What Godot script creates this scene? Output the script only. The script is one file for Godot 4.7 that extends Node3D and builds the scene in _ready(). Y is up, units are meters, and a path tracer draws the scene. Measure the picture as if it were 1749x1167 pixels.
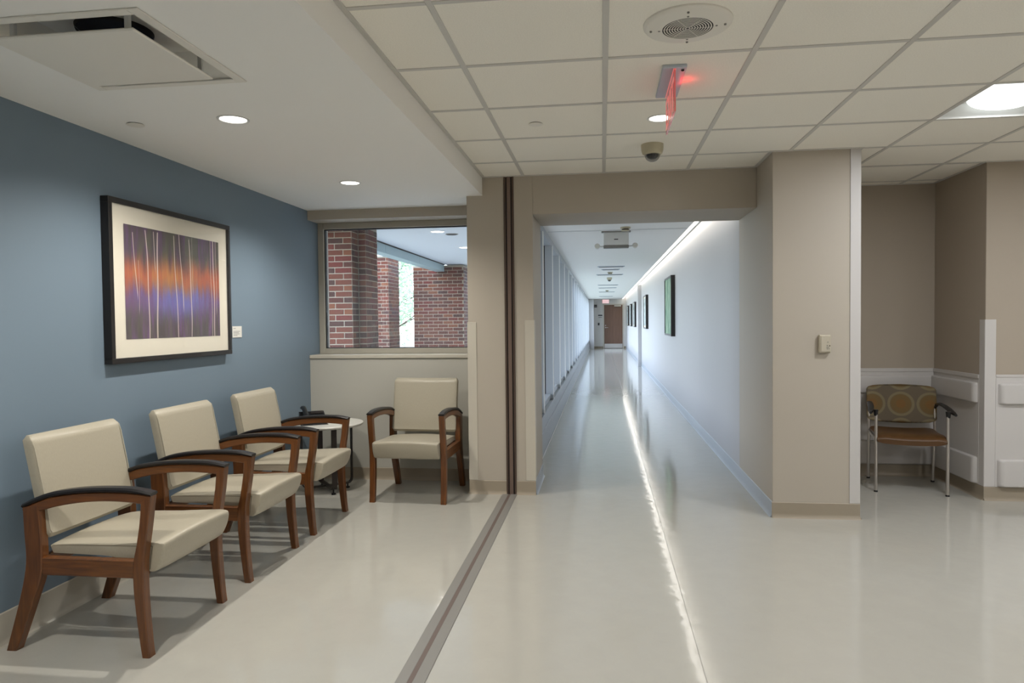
extends Node3D
# A hospital waiting bay beside a long glazed link corridor. Metres, y up, the camera looks along -z.

const T := 0.6096            # ceiling grid pitch
const GX := 0.0216           # a grid line in x
const GZ := 2.3904           # a grid line in depth
const EYE := 1.3359
const CEIL := 2.442          # main ceiling
const SOF := 2.305           # plaster soffit over the waiting bay
const COR := 2.35            # corridor ceiling
const XL := -2.5             # blue wall
const XS := -0.905           # face of the soffit
const ZW := -5.30            # wall with the joint cover
const ZK := -5.72            # knee wall under the window
const CX0 := -0.60           # corridor glazing
const CX1 := 1.128           # corridor picture wall
const ZFAR := -33.5
const ZCOL := -4.83          # front of the column
const XCOL := 1.68
const XA := 2.745            # alcove side wall
const ZA := -6.2             # alcove back wall
const ZR := -5.42            # wall beyond the alcove
const DX0 := -2.01            # opening for the square diffuser
const DX1 := -1.42
const DZ0 := -2.005
const DZ1 := -2.615
const XR := 4.6
const ZB := 2.6

var M := {}
var taken := {}

# ------------------------------------------------------------------ mesh builder
class MB:
	var v := PackedVector3Array()

	func tri(a: Vector3, b: Vector3, c: Vector3) -> void:
		v.append(a); v.append(b); v.append(c)

	func quad(a: Vector3, b: Vector3, c: Vector3, d: Vector3) -> void:
		tri(a, b, c); tri(a, c, d)

	func tri_out(a: Vector3, b: Vector3, c: Vector3, o: Vector3) -> void:
		if (b - a).cross(c - a).dot((a + b + c) / 3.0 - o) < 0.0:
			tri(a, c, b)
		else:
			tri(a, b, c)

	func quad_out(a: Vector3, b: Vector3, c: Vector3, d: Vector3, o: Vector3) -> void:
		tri_out(a, b, c, o); tri_out(a, c, d, o)

	# box given by centre and size, with chamfered edges
	func box(c: Vector3, s: Vector3, b := 0.0, t := Basis()) -> MB:
		var h := s / 2.0
		var e := minf(b, minf(h.x, minf(h.y, h.z)) * 0.95)
		if e <= 0.0:
			for ax in 3:
				for sg in [-1.0, 1.0]:
					var p := []
					for k in [[-1, -1], [1, -1], [1, 1], [-1, 1]]:
						var q := Vector3.ZERO
						q[ax] = sg * h[ax]
						q[(ax + 1) % 3] = k[0] * h[(ax + 1) % 3]
						q[(ax + 2) % 3] = k[1] * h[(ax + 2) % 3]
						p.append(c + t * q)
					quad_out(p[0], p[1], p[2], p[3], c)
			return self
		for ax in 3:
			var u := (ax + 1) % 3
			var w := (ax + 2) % 3
			for sg in [-1.0, 1.0]:
				var p := []
				for k in [[-1, -1], [1, -1], [1, 1], [-1, 1]]:
					var q := Vector3.ZERO
					q[ax] = sg * h[ax]
					q[u] = k[0] * (h[u] - e)
					q[w] = k[1] * (h[w] - e)
					p.append(c + t * q)
				quad_out(p[0], p[1], p[2], p[3], c)
			for su in [-1.0, 1.0]:
				for sw in [-1.0, 1.0]:
					var p := []
					for k in [[-1, 0], [1, 0], [1, 1], [-1, 1]]:
						var q := Vector3.ZERO
						q[ax] = k[0] * (h[ax] - e)
						q[u] = su * (h[u] - (e if k[1] == 0 else 0.0))
						q[w] = sw * (h[w] - (0.0 if k[1] == 0 else e))
						p.append(c + t * q)
					quad_out(p[0], p[1], p[2], p[3], c)
		for sx in [-1.0, 1.0]:
			for sy in [-1.0, 1.0]:
				for sz in [-1.0, 1.0]:
					var g := Vector3(sx, sy, sz)
					var p := []
					for ax in 3:
						var q := g * (h - Vector3(e, e, e))
						q[ax] = g[ax] * h[ax]
						p.append(c + t * q)
					tri_out(p[0], p[1], p[2], c)
		return self

	# box given by its two corners
	func span(a: Vector3, b: Vector3, e := 0.0) -> MB:
		var lo := Vector3(minf(a.x, b.x), minf(a.y, b.y), minf(a.z, b.z))
		var hi := Vector3(maxf(a.x, b.x), maxf(a.y, b.y), maxf(a.z, b.z))
		return box((lo + hi) / 2.0, hi - lo, e)

	# closed rings joined one after the other
	func loft(rings: Array, cap := true) -> MB:
		var n: int = rings[0].size()
		var mid := []
		for r in rings:
			var m := Vector3.ZERO
			for p in r:
				m += p
			mid.append(m / n)
		for i in rings.size() - 1:
			var o: Vector3 = (mid[i] + mid[i + 1]) / 2.0
			for k in n:
				var l := (k + 1) % n
				quad_out(rings[i][k], rings[i][l], rings[i + 1][l], rings[i + 1][k], o)
		if cap:
			for e in [[0, 1], [rings.size() - 1, rings.size() - 2]]:
				var inner: Vector3 = mid[e[1]]
				for k in n:
					tri_out(mid[e[0]], rings[e[0]][k], rings[e[0]][(k + 1) % n], inner)
		return self

	# profile of (radius, height) turned round the y axis at c
	func lathe(prof: Array, c: Vector3, seg := 24, t := Basis(), cap := true) -> MB:
		var rings := []
		for p in prof:
			var r := PackedVector3Array()
			for k in seg:
				var a := TAU * k / seg
				r.append(c + t * Vector3(cos(a) * p.x, p.y, sin(a) * p.x))
			rings.append(r)
		return loft(rings, cap)

	# round bar along a path
	func tube(path: Array, rad: float, seg := 10, flat := 1.0) -> MB:
		var rings := []
		var side := Vector3.ZERO
		for i in path.size():
			var d: Vector3 = (path[mini(i + 1, path.size() - 1)] - path[maxi(i - 1, 0)]).normalized()
			if side == Vector3.ZERO:
				side = d.cross(Vector3.UP if absf(d.y) < 0.9 else Vector3.RIGHT).normalized()
			side = (side - d * side.dot(d)).normalized()
			var up := side.cross(d)
			var r := PackedVector3Array()
			for k in seg:
				var a := TAU * k / seg
				r.append(path[i] + side * cos(a) * rad + up * sin(a) * rad * flat)
			rings.append(r)
		return loft(rings)

	# a polygon in a plane pushed along one axis: f maps (x, y, depth) to a point
	func prism(poly: PackedVector2Array, d0: float, d1: float, f: Callable) -> MB:
		var ix := Geometry2D.triangulate_polygon(poly)
		var turn := 0.0
		for i in poly.size():
			turn += poly[i].cross(poly[(i + 1) % poly.size()])
		var a := []
		var b := []
		for p in poly:
			a.append(f.call(p.x, p.y, d0))
			b.append(f.call(p.x, p.y, d1))
		var ax: Vector3 = (b[0] - a[0]).normalized()
		for k in range(0, ix.size(), 3):
			var q := [a[ix[k]], a[ix[k + 1]], a[ix[k + 2]]]
			if (q[1] - q[0]).cross(q[2] - q[0]).dot(ax) > 0.0:
				tri(q[0], q[2], q[1])
			else:
				tri(q[0], q[1], q[2])
			q = [b[ix[k]], b[ix[k + 1]], b[ix[k + 2]]]
			if (q[1] - q[0]).cross(q[2] - q[0]).dot(ax) < 0.0:
				tri(q[0], q[2], q[1])
			else:
				tri(q[0], q[1], q[2])
		for i in poly.size():
			var j := (i + 1) % poly.size()
			# outward direction of this edge, from the polygon's turning sense
			var e2 := poly[j] - poly[i]
			var out2 := Vector2(e2.y, -e2.x) * signf(turn)
			var m2 := (poly[i] + poly[j]) / 2.0 - out2.normalized() * 0.001
			var o: Vector3 = (f.call(m2.x, m2.y, d0) + f.call(m2.x, m2.y, d1)) / 2.0
			quad_out(a[i], a[j], b[j], b[i], o)
		return self

	func mesh(angle := 38.0) -> ArrayMesh:
		var lim := cos(deg_to_rad(angle))
		var fn := PackedVector3Array()
		var at := {}
		for i in range(0, v.size(), 3):
			var n := (v[i + 1] - v[i]).cross(v[i + 2] - v[i])
			fn.append(n)
			for k in 3:
				var key := Vector3i((v[i + k] * 20000.0).round())
				if not at.has(key):
					at[key] = PackedInt32Array()
				at[key].append(i / 3)
		var vs := PackedVector3Array()
		var ns := PackedVector3Array()
		for i in range(0, v.size(), 3):
			var n0 := fn[i / 3]
			if n0.length_squared() < 1e-20:
				continue
			var u0 := n0.normalized()
			for k in [0, 2, 1]:
				var key := Vector3i((v[i + k] * 20000.0).round())
				var s := Vector3.ZERO
				for f in at[key]:
					if fn[f].length_squared() > 1e-20 and fn[f].normalized().dot(u0) >= lim:
						s += fn[f]
				vs.append(v[i + k])
				ns.append(s.normalized() if s.length_squared() > 1e-20 else u0)
		var arr := []
		arr.resize(Mesh.ARRAY_MAX)
		arr[Mesh.ARRAY_VERTEX] = vs
		arr[Mesh.ARRAY_NORMAL] = ns
		var m := ArrayMesh.new()
		m.add_surface_from_arrays(Mesh.PRIMITIVE_TRIANGLES, arr)
		return m


# ------------------------------------------------------------------ node helpers
func numbered(called: String) -> String:
	var n: int = taken.get(called, 0)
	taken[called] = n + 1
	return called if n == 0 else "%s_%03d" % [called, n]


func put(called: String, mesh: Mesh, m: Material, parent: Node3D = null) -> MeshInstance3D:
	var o := MeshInstance3D.new()
	o.name = numbered(called) if parent == null else called
	o.mesh = mesh
	o.material_override = null
	for k in mesh.get_surface_count():
		o.set_surface_override_material(k, m)
	(self if parent == null else parent).add_child(o, true)
	return o


func thing(called: String, label: String, category: String, at := Vector3.ZERO, turn := 0.0, group := "") -> Node3D:
	var o := Node3D.new()
	o.name = numbered(called)
	add_child(o)
	o.position = at
	o.rotation.y = turn
	return tag(o, label, category, group)


func tag(o: Node3D, label: String, category: String, group := "") -> Node3D:
	o.set_meta("label", label)
	o.set_meta("category", category)
	if group:
		o.set_meta("group", group)
	return o


func structure(called: String, label: String, category: String) -> Node3D:
	var o := Node3D.new()
	o.name = called
	taken[called] = 1
	add_child(o)
	o.set_meta("kind", "structure")
	o.set_meta("label", label)
	o.set_meta("category", category)
	return o


func shell(called: String, b: MB, m: Material, label: String, category: String) -> MeshInstance3D:
	var o := put(called, b.mesh(), m)
	o.set_meta("kind", "structure")
	o.set_meta("label", label)
	o.set_meta("category", category)
	return o


func mat(key: String, c: Color, rough := 0.6, metal := 0.0, spec := 0.5) -> StandardMaterial3D:
	var m := StandardMaterial3D.new()
	m.resource_name = key
	m.albedo_color = c
	m.roughness = rough
	m.metallic = metal
	m.metallic_specular = spec
	M[key] = m
	return m


func glow(key: String, c: Color, e: float) -> StandardMaterial3D:
	var m := mat(key, Color(0.9, 0.9, 0.9), 0.5)
	m.emission_enabled = true
	m.emission = c
	m.emission_energy_multiplier = e
	return m


func noise(freq: float, seed_: int, octaves := 4, type := FastNoiseLite.TYPE_SIMPLEX_SMOOTH) -> FastNoiseLite:
	var n := FastNoiseLite.new()
	n.seed = seed_
	n.frequency = freq
	n.noise_type = type
	n.fractal_octaves = octaves
	return n


# a square texture whose noise is stretched by sx, sy between two colours
func grain(size: int, n: FastNoiseLite, sx: float, sy: float, a: Color, b: Color, sharp := 1.0) -> ImageTexture:
	var im := Image.create(size, size, false, Image.FORMAT_RGB8)
	for y in size:
		for x in size:
			# blended with its own wrapped copy, so that it repeats without a seam
			var fx := float(x) / size
			var fy := float(y) / size
			var p := n.get_noise_2d(x * sx, y * sy)
			var q := n.get_noise_2d((x - size) * sx, y * sy)
			var r := n.get_noise_2d(x * sx, (y - size) * sy)
			var s := n.get_noise_2d((x - size) * sx, (y - size) * sy)
			var k := lerpf(lerpf(p, q, fx), lerpf(r, s, fx), fy)
			k = clampf(0.5 + k * sharp, 0.0, 1.0)
			im.set_pixel(x, y, a.lerp(b, k))
	return ImageTexture.create_from_image(im)


func tri_map(m: StandardMaterial3D, scale: Vector3, world := true) -> void:
	m.uv1_triplanar = true
	m.uv1_world_triplanar = world
	m.uv1_scale = scale
	m.uv1_triplanar_sharpness = 6.0


func lamp_down(called: String, at: Vector3, energy: float, c: Color, angle: float, size: float, parent: Node3D) -> void:
	var l := SpotLight3D.new()
	l.name = called
	parent.add_child(l, true)
	l.position = at
	l.rotation_degrees.x = -90
	l.light_energy = energy
	l.light_color = c
	l.spot_angle = angle
	l.spot_angle_attenuation = 0.7
	l.spot_range = 12.0
	l.spot_attenuation = 2.0
	l.light_size = size
	l.shadow_enabled = true


func area_down(called: String, at: Vector3, size: Vector2, energy: float, c: Color, parent: Node3D) -> void:
	var l := AreaLight3D.new()
	l.name = called
	parent.add_child(l, true)
	l.position = at
	l.rotation_degrees.x = -90
	l.area_size = size
	l.area_normalize_energy = true
	l.area_range = 40.0
	l.area_attenuation = 2.0
	l.light_energy = energy
	l.light_color = c
	l.shadow_enabled = true


# ------------------------------------------------------------------ the scene
const DOWNLIGHT := 1.7       # over the waiting bay
const DOWNLIGHT_MAIN := 0.42
const TROFFER := 1.85
const STRIP := 0.34
const WASH := 0.5
const WARM := Color(1.0, 0.98, 0.945)
const COOL := Color(0.97, 0.98, 1.0)


func _ready() -> void:
	# camera
	var cam := Camera3D.new()
	cam.name = "camera"
	add_child(cam)
	cam.position = Vector3(0, EYE, 0)
	cam.rotation = Vector3(-0.0287, 0.1290, -0.0109)
	cam.fov = rad_to_deg(2.0 * atan(583.5 / 1187.96))
	cam.near = 0.05
	cam.far = 300.0
	cam.current = true
	# sky: even, bright overcast
	var sky := ProceduralSkyMaterial.new()
	sky.sky_top_color = Color(0.80, 0.88, 1.0)
	sky.sky_horizon_color = Color(0.93, 0.97, 1.0)
	sky.ground_bottom_color = Color(0.45, 0.46, 0.42)
	sky.ground_horizon_color = Color(0.75, 0.78, 0.76)
	sky.sky_energy_multiplier = 1.0
	var env := Environment.new()
	env.background_mode = Environment.BG_SKY
	env.sky = Sky.new()
	env.sky.sky_material = sky
	env.background_energy_multiplier = 7.6
	env.tonemap_mode = Environment.TONE_MAPPER_LINEAR
	env.tonemap_exposure = 1.20
	env.sdfgi_enabled = true
	env.ssao_enabled = true
	env.ssil_enabled = true
	var we := WorldEnvironment.new()
	we.name = "world"
	we.environment = env
	add_child(we)

	materials()
	room_shell()
	main_ceiling()
	trims()
	corridor()
	window_bay()
	outdoors()
	furniture()
	pictures()
	ceiling_things()
	corridor_things()


func materials() -> void:
	mat("blue_paint", Color(0.44, 0.505, 0.56), 0.55)
	mat("beige_paint", Color(0.70, 0.665, 0.61), 0.6)
	mat("corridor_paint", Color(0.70, 0.695, 0.695), 0.55)
	mat("taupe_paint", Color(0.655, 0.61, 0.55), 0.6)
	mat("plaster", Color(0.95, 0.945, 0.93), 0.8)
	mat("white_vinyl", Color(0.77, 0.755, 0.74), 0.45)
	mat("guard_vinyl", Color(0.76, 0.735, 0.68), 0.45)
	mat("cove_base", Color(0.60, 0.555, 0.485), 0.45)
	mat("pale_base", Color(0.72, 0.70, 0.65), 0.4)
	mat("blue_base", Color(0.62, 0.64, 0.66), 0.4)
	mat("grid_steel", Color(0.79, 0.78, 0.755), 0.5)
	mat("bronze", Color(0.36, 0.30, 0.265), 0.42, 0.5)
	mat("bronze_light", Color(0.47, 0.40, 0.36), 0.4, 0.4)
	mat("gasket", Color(0.10, 0.075, 0.065), 0.7)
	mat("plate_grey", Color(0.50, 0.49, 0.47), 0.45)
	mat("plate_brown", Color(0.39, 0.335, 0.31), 0.6)
	mat("anodised", Color(0.69, 0.67, 0.62), 0.4, 0.0)
	mat("end_paint", Color(0.80, 0.79, 0.77), 0.6)
	mat("seam_shadow", Color(0.47, 0.435, 0.37), 0.6)  # darker than the cream: shadow of the seam groove painted into the colour
	mat("weld", Color(0.60, 0.59, 0.56), 0.3)
	mat("sill_paint", Color(0.715, 0.705, 0.665), 0.55)
	mat("mullion", Color(0.66, 0.68, 0.70), 0.4, 0.2)
	mat("black_rubber", Color(0.03, 0.03, 0.035), 0.5)
	mat("black_plastic", Color(0.045, 0.042, 0.045), 0.35)
	mat("arm_pad", Color(0.075, 0.055, 0.055), 0.38)
	mat("frame_black", Color(0.11, 0.095, 0.09), 0.4)
	mat("mat_board", Color(0.86, 0.835, 0.77), 0.8)
	mat("white_gloss", Color(0.86, 0.85, 0.82), 0.3)
	mat("white_metal", Color(0.86, 0.86, 0.85), 0.45)
	mat("diffuser_white", Color(0.90, 0.885, 0.85), 0.5)
	mat("cream_plastic", Color(0.73, 0.70, 0.60), 0.45)
	mat("beige_plastic", Color(0.72, 0.685, 0.61), 0.45)
	mat("duct_dark", Color(0.12, 0.10, 0.09), 0.7)
	mat("steel", Color(0.78, 0.76, 0.74), 0.3, 0.85)
	mat("dark_steel", Color(0.17, 0.14, 0.125), 0.4, 0.4)
	mat("brown_plastic", Color(0.10, 0.075, 0.06), 0.5)
	mat("silver_paint", Color(0.72, 0.75, 0.79), 0.4, 0.2)
	mat("red_print", Color(0.85, 0.12, 0.13), 0.5)
	mat("mortar", Color(0.57, 0.535, 0.475), 0.95)
	mat("bark", Color(0.30, 0.26, 0.22), 0.95)
	mat("lawn", Color(0.55, 0.56, 0.50), 1.0)
	mat("paving", Color(0.66, 0.65, 0.63), 0.9)
	mat("outside_soffit", Color(0.80, 0.82, 0.84), 0.7)
	mat("beam_paint", Color(0.62, 0.70, 0.71), 0.5)
	mat("gap_shade_black", Color(0.02, 0.02, 0.02), 0.9)
	var leaf := mat("leaf", Color(0.58, 0.655, 0.555), 0.7)
	leaf.backlight_enabled = true
	leaf.backlight = Color(0.46, 0.52, 0.42)
	leaf.cull_mode = BaseMaterial3D.CULL_DISABLED
	for i in 5:
		mat("brick%d" % i, [Color(0.41, 0.21, 0.14), Color(0.33, 0.165, 0.12), Color(0.47, 0.27, 0.165), Color(0.28, 0.16, 0.13), Color(0.41, 0.17, 0.13)][i], 0.9)
		var b: StandardMaterial3D = M["brick%d" % i]
		b.albedo_texture = grain(128, noise(0.06, 40 + i), 1.0, 1.0, Color(0.78, 0.76, 0.75), Color(1, 1, 1), 0.9)
		tri_map(b, Vector3(6, 6, 6))

	# sheet vinyl: faint clouding, polished, a very slight waviness of the wax coat
	var fl := mat("sheet_vinyl", Color(0.70, 0.69, 0.655), 0.09)
	fl.albedo_texture = grain(512, noise(0.02, 3, 5), 1.0, 1.0, Color(0.985, 0.985, 0.985), Color(1, 1, 1), 1.0)
	fl.normal_enabled = true
	var nt := NoiseTexture2D.new()
	nt.width = 1024
	nt.height = 1024
	nt.seamless = true
	nt.as_normal_map = true
	nt.bump_strength = 1.0
	nt.noise = noise(0.012, 8, 3)
	fl.normal_texture = nt
	fl.normal_scale = 0.30
	tri_map(fl, Vector3(0.55, 0.55, 0.55))

	# mineral ceiling tile, finely fissured
	var ct := mat("ceiling_tile", Color(0.97, 0.955, 0.915), 0.95, 0.0, 0.2)
	ct.albedo_texture = grain(256, noise(0.25, 21, 3), 1.0, 1.0, Color(0.965, 0.965, 0.965), Color(1, 1, 1), 1.2)
	tri_map(ct, Vector3(2.2, 2.2, 2.2))

	# walnut stained wood: long grain along y, object space
	var wd := mat("walnut", Color(1, 1, 1), 0.34)
	wd.albedo_texture = grain(256, noise(0.03, 5, 4), 2.6, 0.22, Color(0.31, 0.175, 0.07), Color(0.455, 0.27, 0.11), 1.1)
	wd.clearcoat_enabled = true
	wd.clearcoat = 0.25
	wd.clearcoat_roughness = 0.25
	tri_map(wd, Vector3(2.5, 2.5, 2.5), false)
	var wr := wd.duplicate() as StandardMaterial3D
	wr.resource_name = "walnut_rail"
	wr.albedo_texture = grain(256, noise(0.03, 6, 4), 0.22, 2.6, Color(0.31, 0.175, 0.07), Color(0.455, 0.27, 0.11), 1.1)
	M["walnut_rail"] = wr
	var dw := mat("door_wood", Color(1, 1, 1), 0.5)
	dw.albedo_texture = grain(256, noise(0.02, 9, 4), 2.2, 0.12, Color(0.40, 0.29, 0.225), Color(0.48, 0.355, 0.28), 1.1)
	tri_map(dw, Vector3(1.2, 1.2, 1.2), false)

	# cream upholstery vinyl with a fine weave
	var up := mat("cream_vinyl", Color(0.66, 0.63, 0.56), 0.42)
	up.rim_enabled = true
	up.rim = 0.15
	up.albedo_texture = grain(256, noise(0.16, 31, 2), 3.0, 0.25, Color(0.955, 0.955, 0.95), Color(1, 1, 1), 1.0)
	tri_map(up, Vector3(4.5, 4.5, 4.5), false)
	var sv := mat("brown_vinyl", Color(0.33, 0.215, 0.085), 0.4)
	sv.rim_enabled = true
	sv.rim = 0.1

	# patterned chair fabric: rings on taupe
	var im := Image.create(256, 256, false, Image.FORMAT_RGB8)
	var nz := noise(0.2, 77, 2)
	for y in 256:
		for x in 256:
			var r := Vector2(x - 127.5, y - 127.5).length() / 127.5
			var c := Color(0.41, 0.365, 0.295)
			if r < 0.70:
				c = Color(0.48, 0.35, 0.18) if r < 0.34 else Color(0.45, 0.36, 0.21)
			elif r < 0.76:
				c = Color(0.44, 0.375, 0.26)
			elif r < 0.94:
				c = Color(0.51, 0.46, 0.345)
			im.set_pixel(x, y, c * (0.96 + 0.06 * nz.get_noise_2d(x, y)))
	var pf := mat("ring_fabric", Color(1, 1, 1), 0.85)
	pf.albedo_texture = ImageTexture.create_from_image(im)
	tri_map(pf, Vector3(4.76, 4.76, 4.76), false)
	pf.uv1_offset = Vector3(0.5, 0.5, 0.5)

	# glass
	var gl := mat("window_glass", Color(1, 1, 1, 0.04), 0.02)
	gl.transparency = BaseMaterial3D.TRANSPARENCY_ALPHA
	var pg := mat("picture_glass", Color(1, 1, 1, 0.03), 0.02, 0.0, 0.27)
	pg.transparency = BaseMaterial3D.TRANSPARENCY_ALPHA
	var tg := mat("smoke_dome", Color(0.1, 0.1, 0.1, 0.35), 0.05)
	tg.transparency = BaseMaterial3D.TRANSPARENCY_ALPHA
	var ac := mat("acrylic", Color(1.0, 0.55, 0.54, 0.5), 0.08)
	ac.transparency = BaseMaterial3D.TRANSPARENCY_ALPHA

	glow("downlight_lens", Color(1.0, 0.97, 0.92), 4.0)
	glow("troffer_lens", Color(0.97, 1.0, 1.0), 1.15)
	glow("strip_lens", Color(1.0, 0.98, 0.94), 1.8)
	glow("exit_red", Color(1.0, 0.12, 0.14), 0.30)
	glow("exit_white", Color(1.0, 0.80, 0.80), 0.55)


# ------------------------------------------------------------------ walls, floor
func room_shell() -> void:
	var b := MB.new()
	b.span(Vector3(-2.75, 0, ZB + 0.15), Vector3(XR + 0.15, -0.12, ZK - 0.4))
	b.span(Vector3(-0.75, 0, ZK - 0.4), Vector3(3.0, -0.12, ZFAR - 0.2))
	shell("floor", b, M.sheet_vinyl, "polished pale beige sheet vinyl floor running into the corridor", "floor")
	put("weld_seam", MB.new().span(Vector3(0.3735, -0.001, ZB), Vector3(0.3765, 0.0004, ZFAR)).mesh(), M.weld, get_node("floor"))

	shell("wall_left", MB.new().span(Vector3(XL, 0, ZB + 0.15), Vector3(XL - 0.15, 2.75, -6.1)), M.blue_paint, "slate blue painted wall behind the row of chairs", "wall")
	shell("wall_back", MB.new().span(Vector3(XL - 0.15, 0, ZB), Vector3(XR + 0.15, 2.75, ZB + 0.15)), M.beige_paint, "beige wall behind the viewer", "wall")
	shell("wall_right", MB.new().span(Vector3(XR, 0, ZB), Vector3(XR + 0.15, 2.75, ZR - 0.2)), M.beige_paint, "beige wall closing the room on the right", "wall")
	# block between the window bay and the corridor, header over the corridor mouth
	b = MB.new()
	b.span(Vector3(-1.03, 0, ZW), Vector3(-0.518, 2.75, -5.96), 0.003)
	b.span(Vector3(-0.518, 2.15, ZW), Vector3(CX1, 2.75, -5.96), 0.003)
	shell("wall_front", b, M.beige_paint, "beige wall and header framing the corridor opening", "wall")
	shell("wall_column", MB.new().span(Vector3(CX1, 0, ZCOL), Vector3(XCOL, 2.75, -5.96), 0.003), M.beige_paint, "beige projecting column beside the corridor mouth", "wall")
	shell("wall_corridor", MB.new().span(Vector3(CX1, 0, -5.96), Vector3(CX1 + 0.15, 2.75, ZFAR)), M.corridor_paint, "long white corridor wall hung with framed pictures", "wall")
	# alcove
	b = MB.new()
	b.span(Vector3(CX1 + 0.15, 0, ZA), Vector3(XA + 0.15, 2.75, ZA - 0.15))
	b.span(Vector3(CX1 + 0.15, 0, -5.96), Vector3(XCOL, 2.75, ZA))
	shell("wall_alcove", b, M.taupe_paint, "taupe back wall of the alcove behind the patterned chair", "wall")
	b = MB.new()
	b.span(Vector3(XA, 0, ZR), Vector3(XR + 0.15, 2.75, ZA), 0.003)
	shell("wall_beyond", b, M.taupe_paint, "taupe corner wall on the right of the alcove", "wall")
	# far end of the corridor
	b = MB.new()
	b.span(Vector3(-0.38, 0, ZFAR), Vector3(0.05, 2.75, ZFAR - 0.15))
	b.span(Vector3(1.02, 0, ZFAR), Vector3(CX1 + 0.15, 2.75, ZFAR - 0.15))
	b.span(Vector3(0.05, 2.13, ZFAR), Vector3(1.02, 2.75, ZFAR - 0.15))
	b.span(Vector3(0.05, 0, ZFAR - 0.12), Vector3(1.02, 2.13, ZFAR - 0.3))
	shell("wall_far", b, M.end_paint, "greige end wall round the brown door far down the corridor", "wall")
	shell("wall_far_pier", MB.new().span(Vector3(-0.85, 0, -32.6), Vector3(-0.38, 2.75, ZFAR - 0.15)), M.corridor_paint, "white pier ending the glazing at the corridor's far end", "wall")

	# plaster soffit over the bay
	b = MB.new()
	b.span(Vector3(XL, SOF, ZB), Vector3(XS, 2.75, DZ0))
	b.span(Vector3(XL, SOF, DZ0), Vector3(DX0, 2.75, DZ1))
	b.span(Vector3(DX1, SOF, DZ0), Vector3(XS, 2.75, DZ1))
	b.span(Vector3(XL, SOF, DZ1), Vector3(XS, 2.75, ZW))
	b.span(Vector3(XL, SOF, ZW), Vector3(-1.03, 2.75, ZK), 0.0)
	shell("ceiling_soffit", b, M.plaster, "white dropped plaster ceiling over the waiting chairs", "ceiling")


# ------------------------------------------------------------------ lay-in ceiling
func main_ceiling() -> void:
	var c := structure("ceiling", "white lay-in tile ceiling on a steel grid", "ceiling")
	var deck := MB.new()
	deck.span(Vector3(XS, 2.62, ZB), Vector3(XR + 0.1, 2.75, ZA))
	put("deck", deck.mesh(), M.plaster, c)
	var skip := {}
	for k in TROFFERS:
		skip[Vector2i(k[0], k[1])] = true
	var shapes := {}
	for i in range(-2, 9):
		for j in range(-9, 7):
			if skip.has(Vector2i(i, j)):
				continue
			var parts := []
			var x0 := GX + i * T
			var x1 := x0 + T
			var z0 := -(GZ + j * T)
			var z1 := z0 - T
			if j < 4:
				parts = [[XS, XR, ZB, ZCOL]]
			elif j == 4:
				parts = [[XS, CX1, ZCOL, ZW], [XCOL, XR, ZCOL, ZR]]
			else:
				parts = [[XCOL, XA, ZCOL, ZA]]
			for p in parts:
				var a := maxf(x0, p[0])
				var d := minf(x1, p[1])
				var e := minf(z0, p[2])
				var f := maxf(z1, p[3])
				if d - a < 0.05 or e - f < 0.03:
					continue
				var s := Vector2(d - a - 0.008, e - f - 0.008)
				var key := "%.3f %.3f" % [s.x, s.y]
				if not shapes.has(key):
					shapes[key] = MB.new().box(Vector3.ZERO, Vector3(s.x, 0.016, s.y), 0.003).mesh()
				var o := put("ceiling_tile", shapes[key], M.ceiling_tile, c)
				o.position = Vector3((a + d) / 2, CEIL + 0.003 + 0.008, (e + f) / 2)
	# tees: long ones run into the picture
	for i in range(-1, 9):
		var x := GX + i * T
		if x > XR:
			continue
		var zend := ZW
		if x > CX1 and x < XCOL:
			zend = ZCOL
		elif x > XCOL and x < XA:
			zend = ZA
		elif x > XA:
			zend = ZR
		put("main_tee", MB.new().span(Vector3(x - 0.012, CEIL - 0.001, ZB), Vector3(x + 0.012, CEIL + 0.03, zend), 0.001).mesh(), M.grid_steel, c)
	# cross tees, cut between the main tees
	for j in range(-8, 7):
		var z := -(GZ + j * T)
		var spans := [[XS + 0.02, XR - 0.02]]
		if j == 4:
			spans = [[XS + 0.02, CX1 - 0.02], [XCOL + 0.02, XR - 0.02]]
		elif j > 4:
			spans = [[XCOL + 0.02, XA - 0.02]]
		for i in range(-2, 9):
			for p in spans:
				var xa := maxf(GX + i * T + 0.012, p[0])
				var xb := minf(GX + (i + 1) * T - 0.012, p[1])
				if xb - xa > 0.03:
					put("cross_tee", MB.new().span(Vector3(xa, CEIL - 0.0005, z - 0.012), Vector3(xb, CEIL + 0.03, z + 0.012), 0.001).mesh(), M.grid_steel, c)
	# angle along the walls
	var run := [
		[Vector3(XS, 0, ZB), Vector3(XS + 0.022, 0, ZW)], [Vector3(XS, 0, ZW + 0.022), Vector3(CX1, 0, ZW)],
		[Vector3(CX1 - 0.022, 0, ZCOL), Vector3(CX1, 0, ZW)], [Vector3(CX1 - 0.022, 0, ZCOL + 0.022), Vector3(XCOL + 0.022, 0, ZCOL)],
		[Vector3(XCOL, 0, ZCOL), Vector3(XCOL + 0.022, 0, ZA)], [Vector3(XCOL, 0, ZA + 0.022), Vector3(XA, 0, ZA)],
		[Vector3(XA - 0.022, 0, ZR), Vector3(XA, 0, ZA)], [Vector3(XA - 0.022, 0, ZR + 0.022), Vector3(XR, 0, ZR)],
		[Vector3(XR - 0.022, 0, ZB), Vector3(XR, 0, ZR)], [Vector3(XS, 0, ZB - 0.022), Vector3(XR, 0, ZB)]]
	for r in run:
		put("wall_angle", MB.new().span(r[0] + Vector3(0, CEIL - 0.002, 0), r[1] + Vector3(0, CEIL + 0.03, 0), 0.001).mesh(), M.grid_steel, c)


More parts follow.
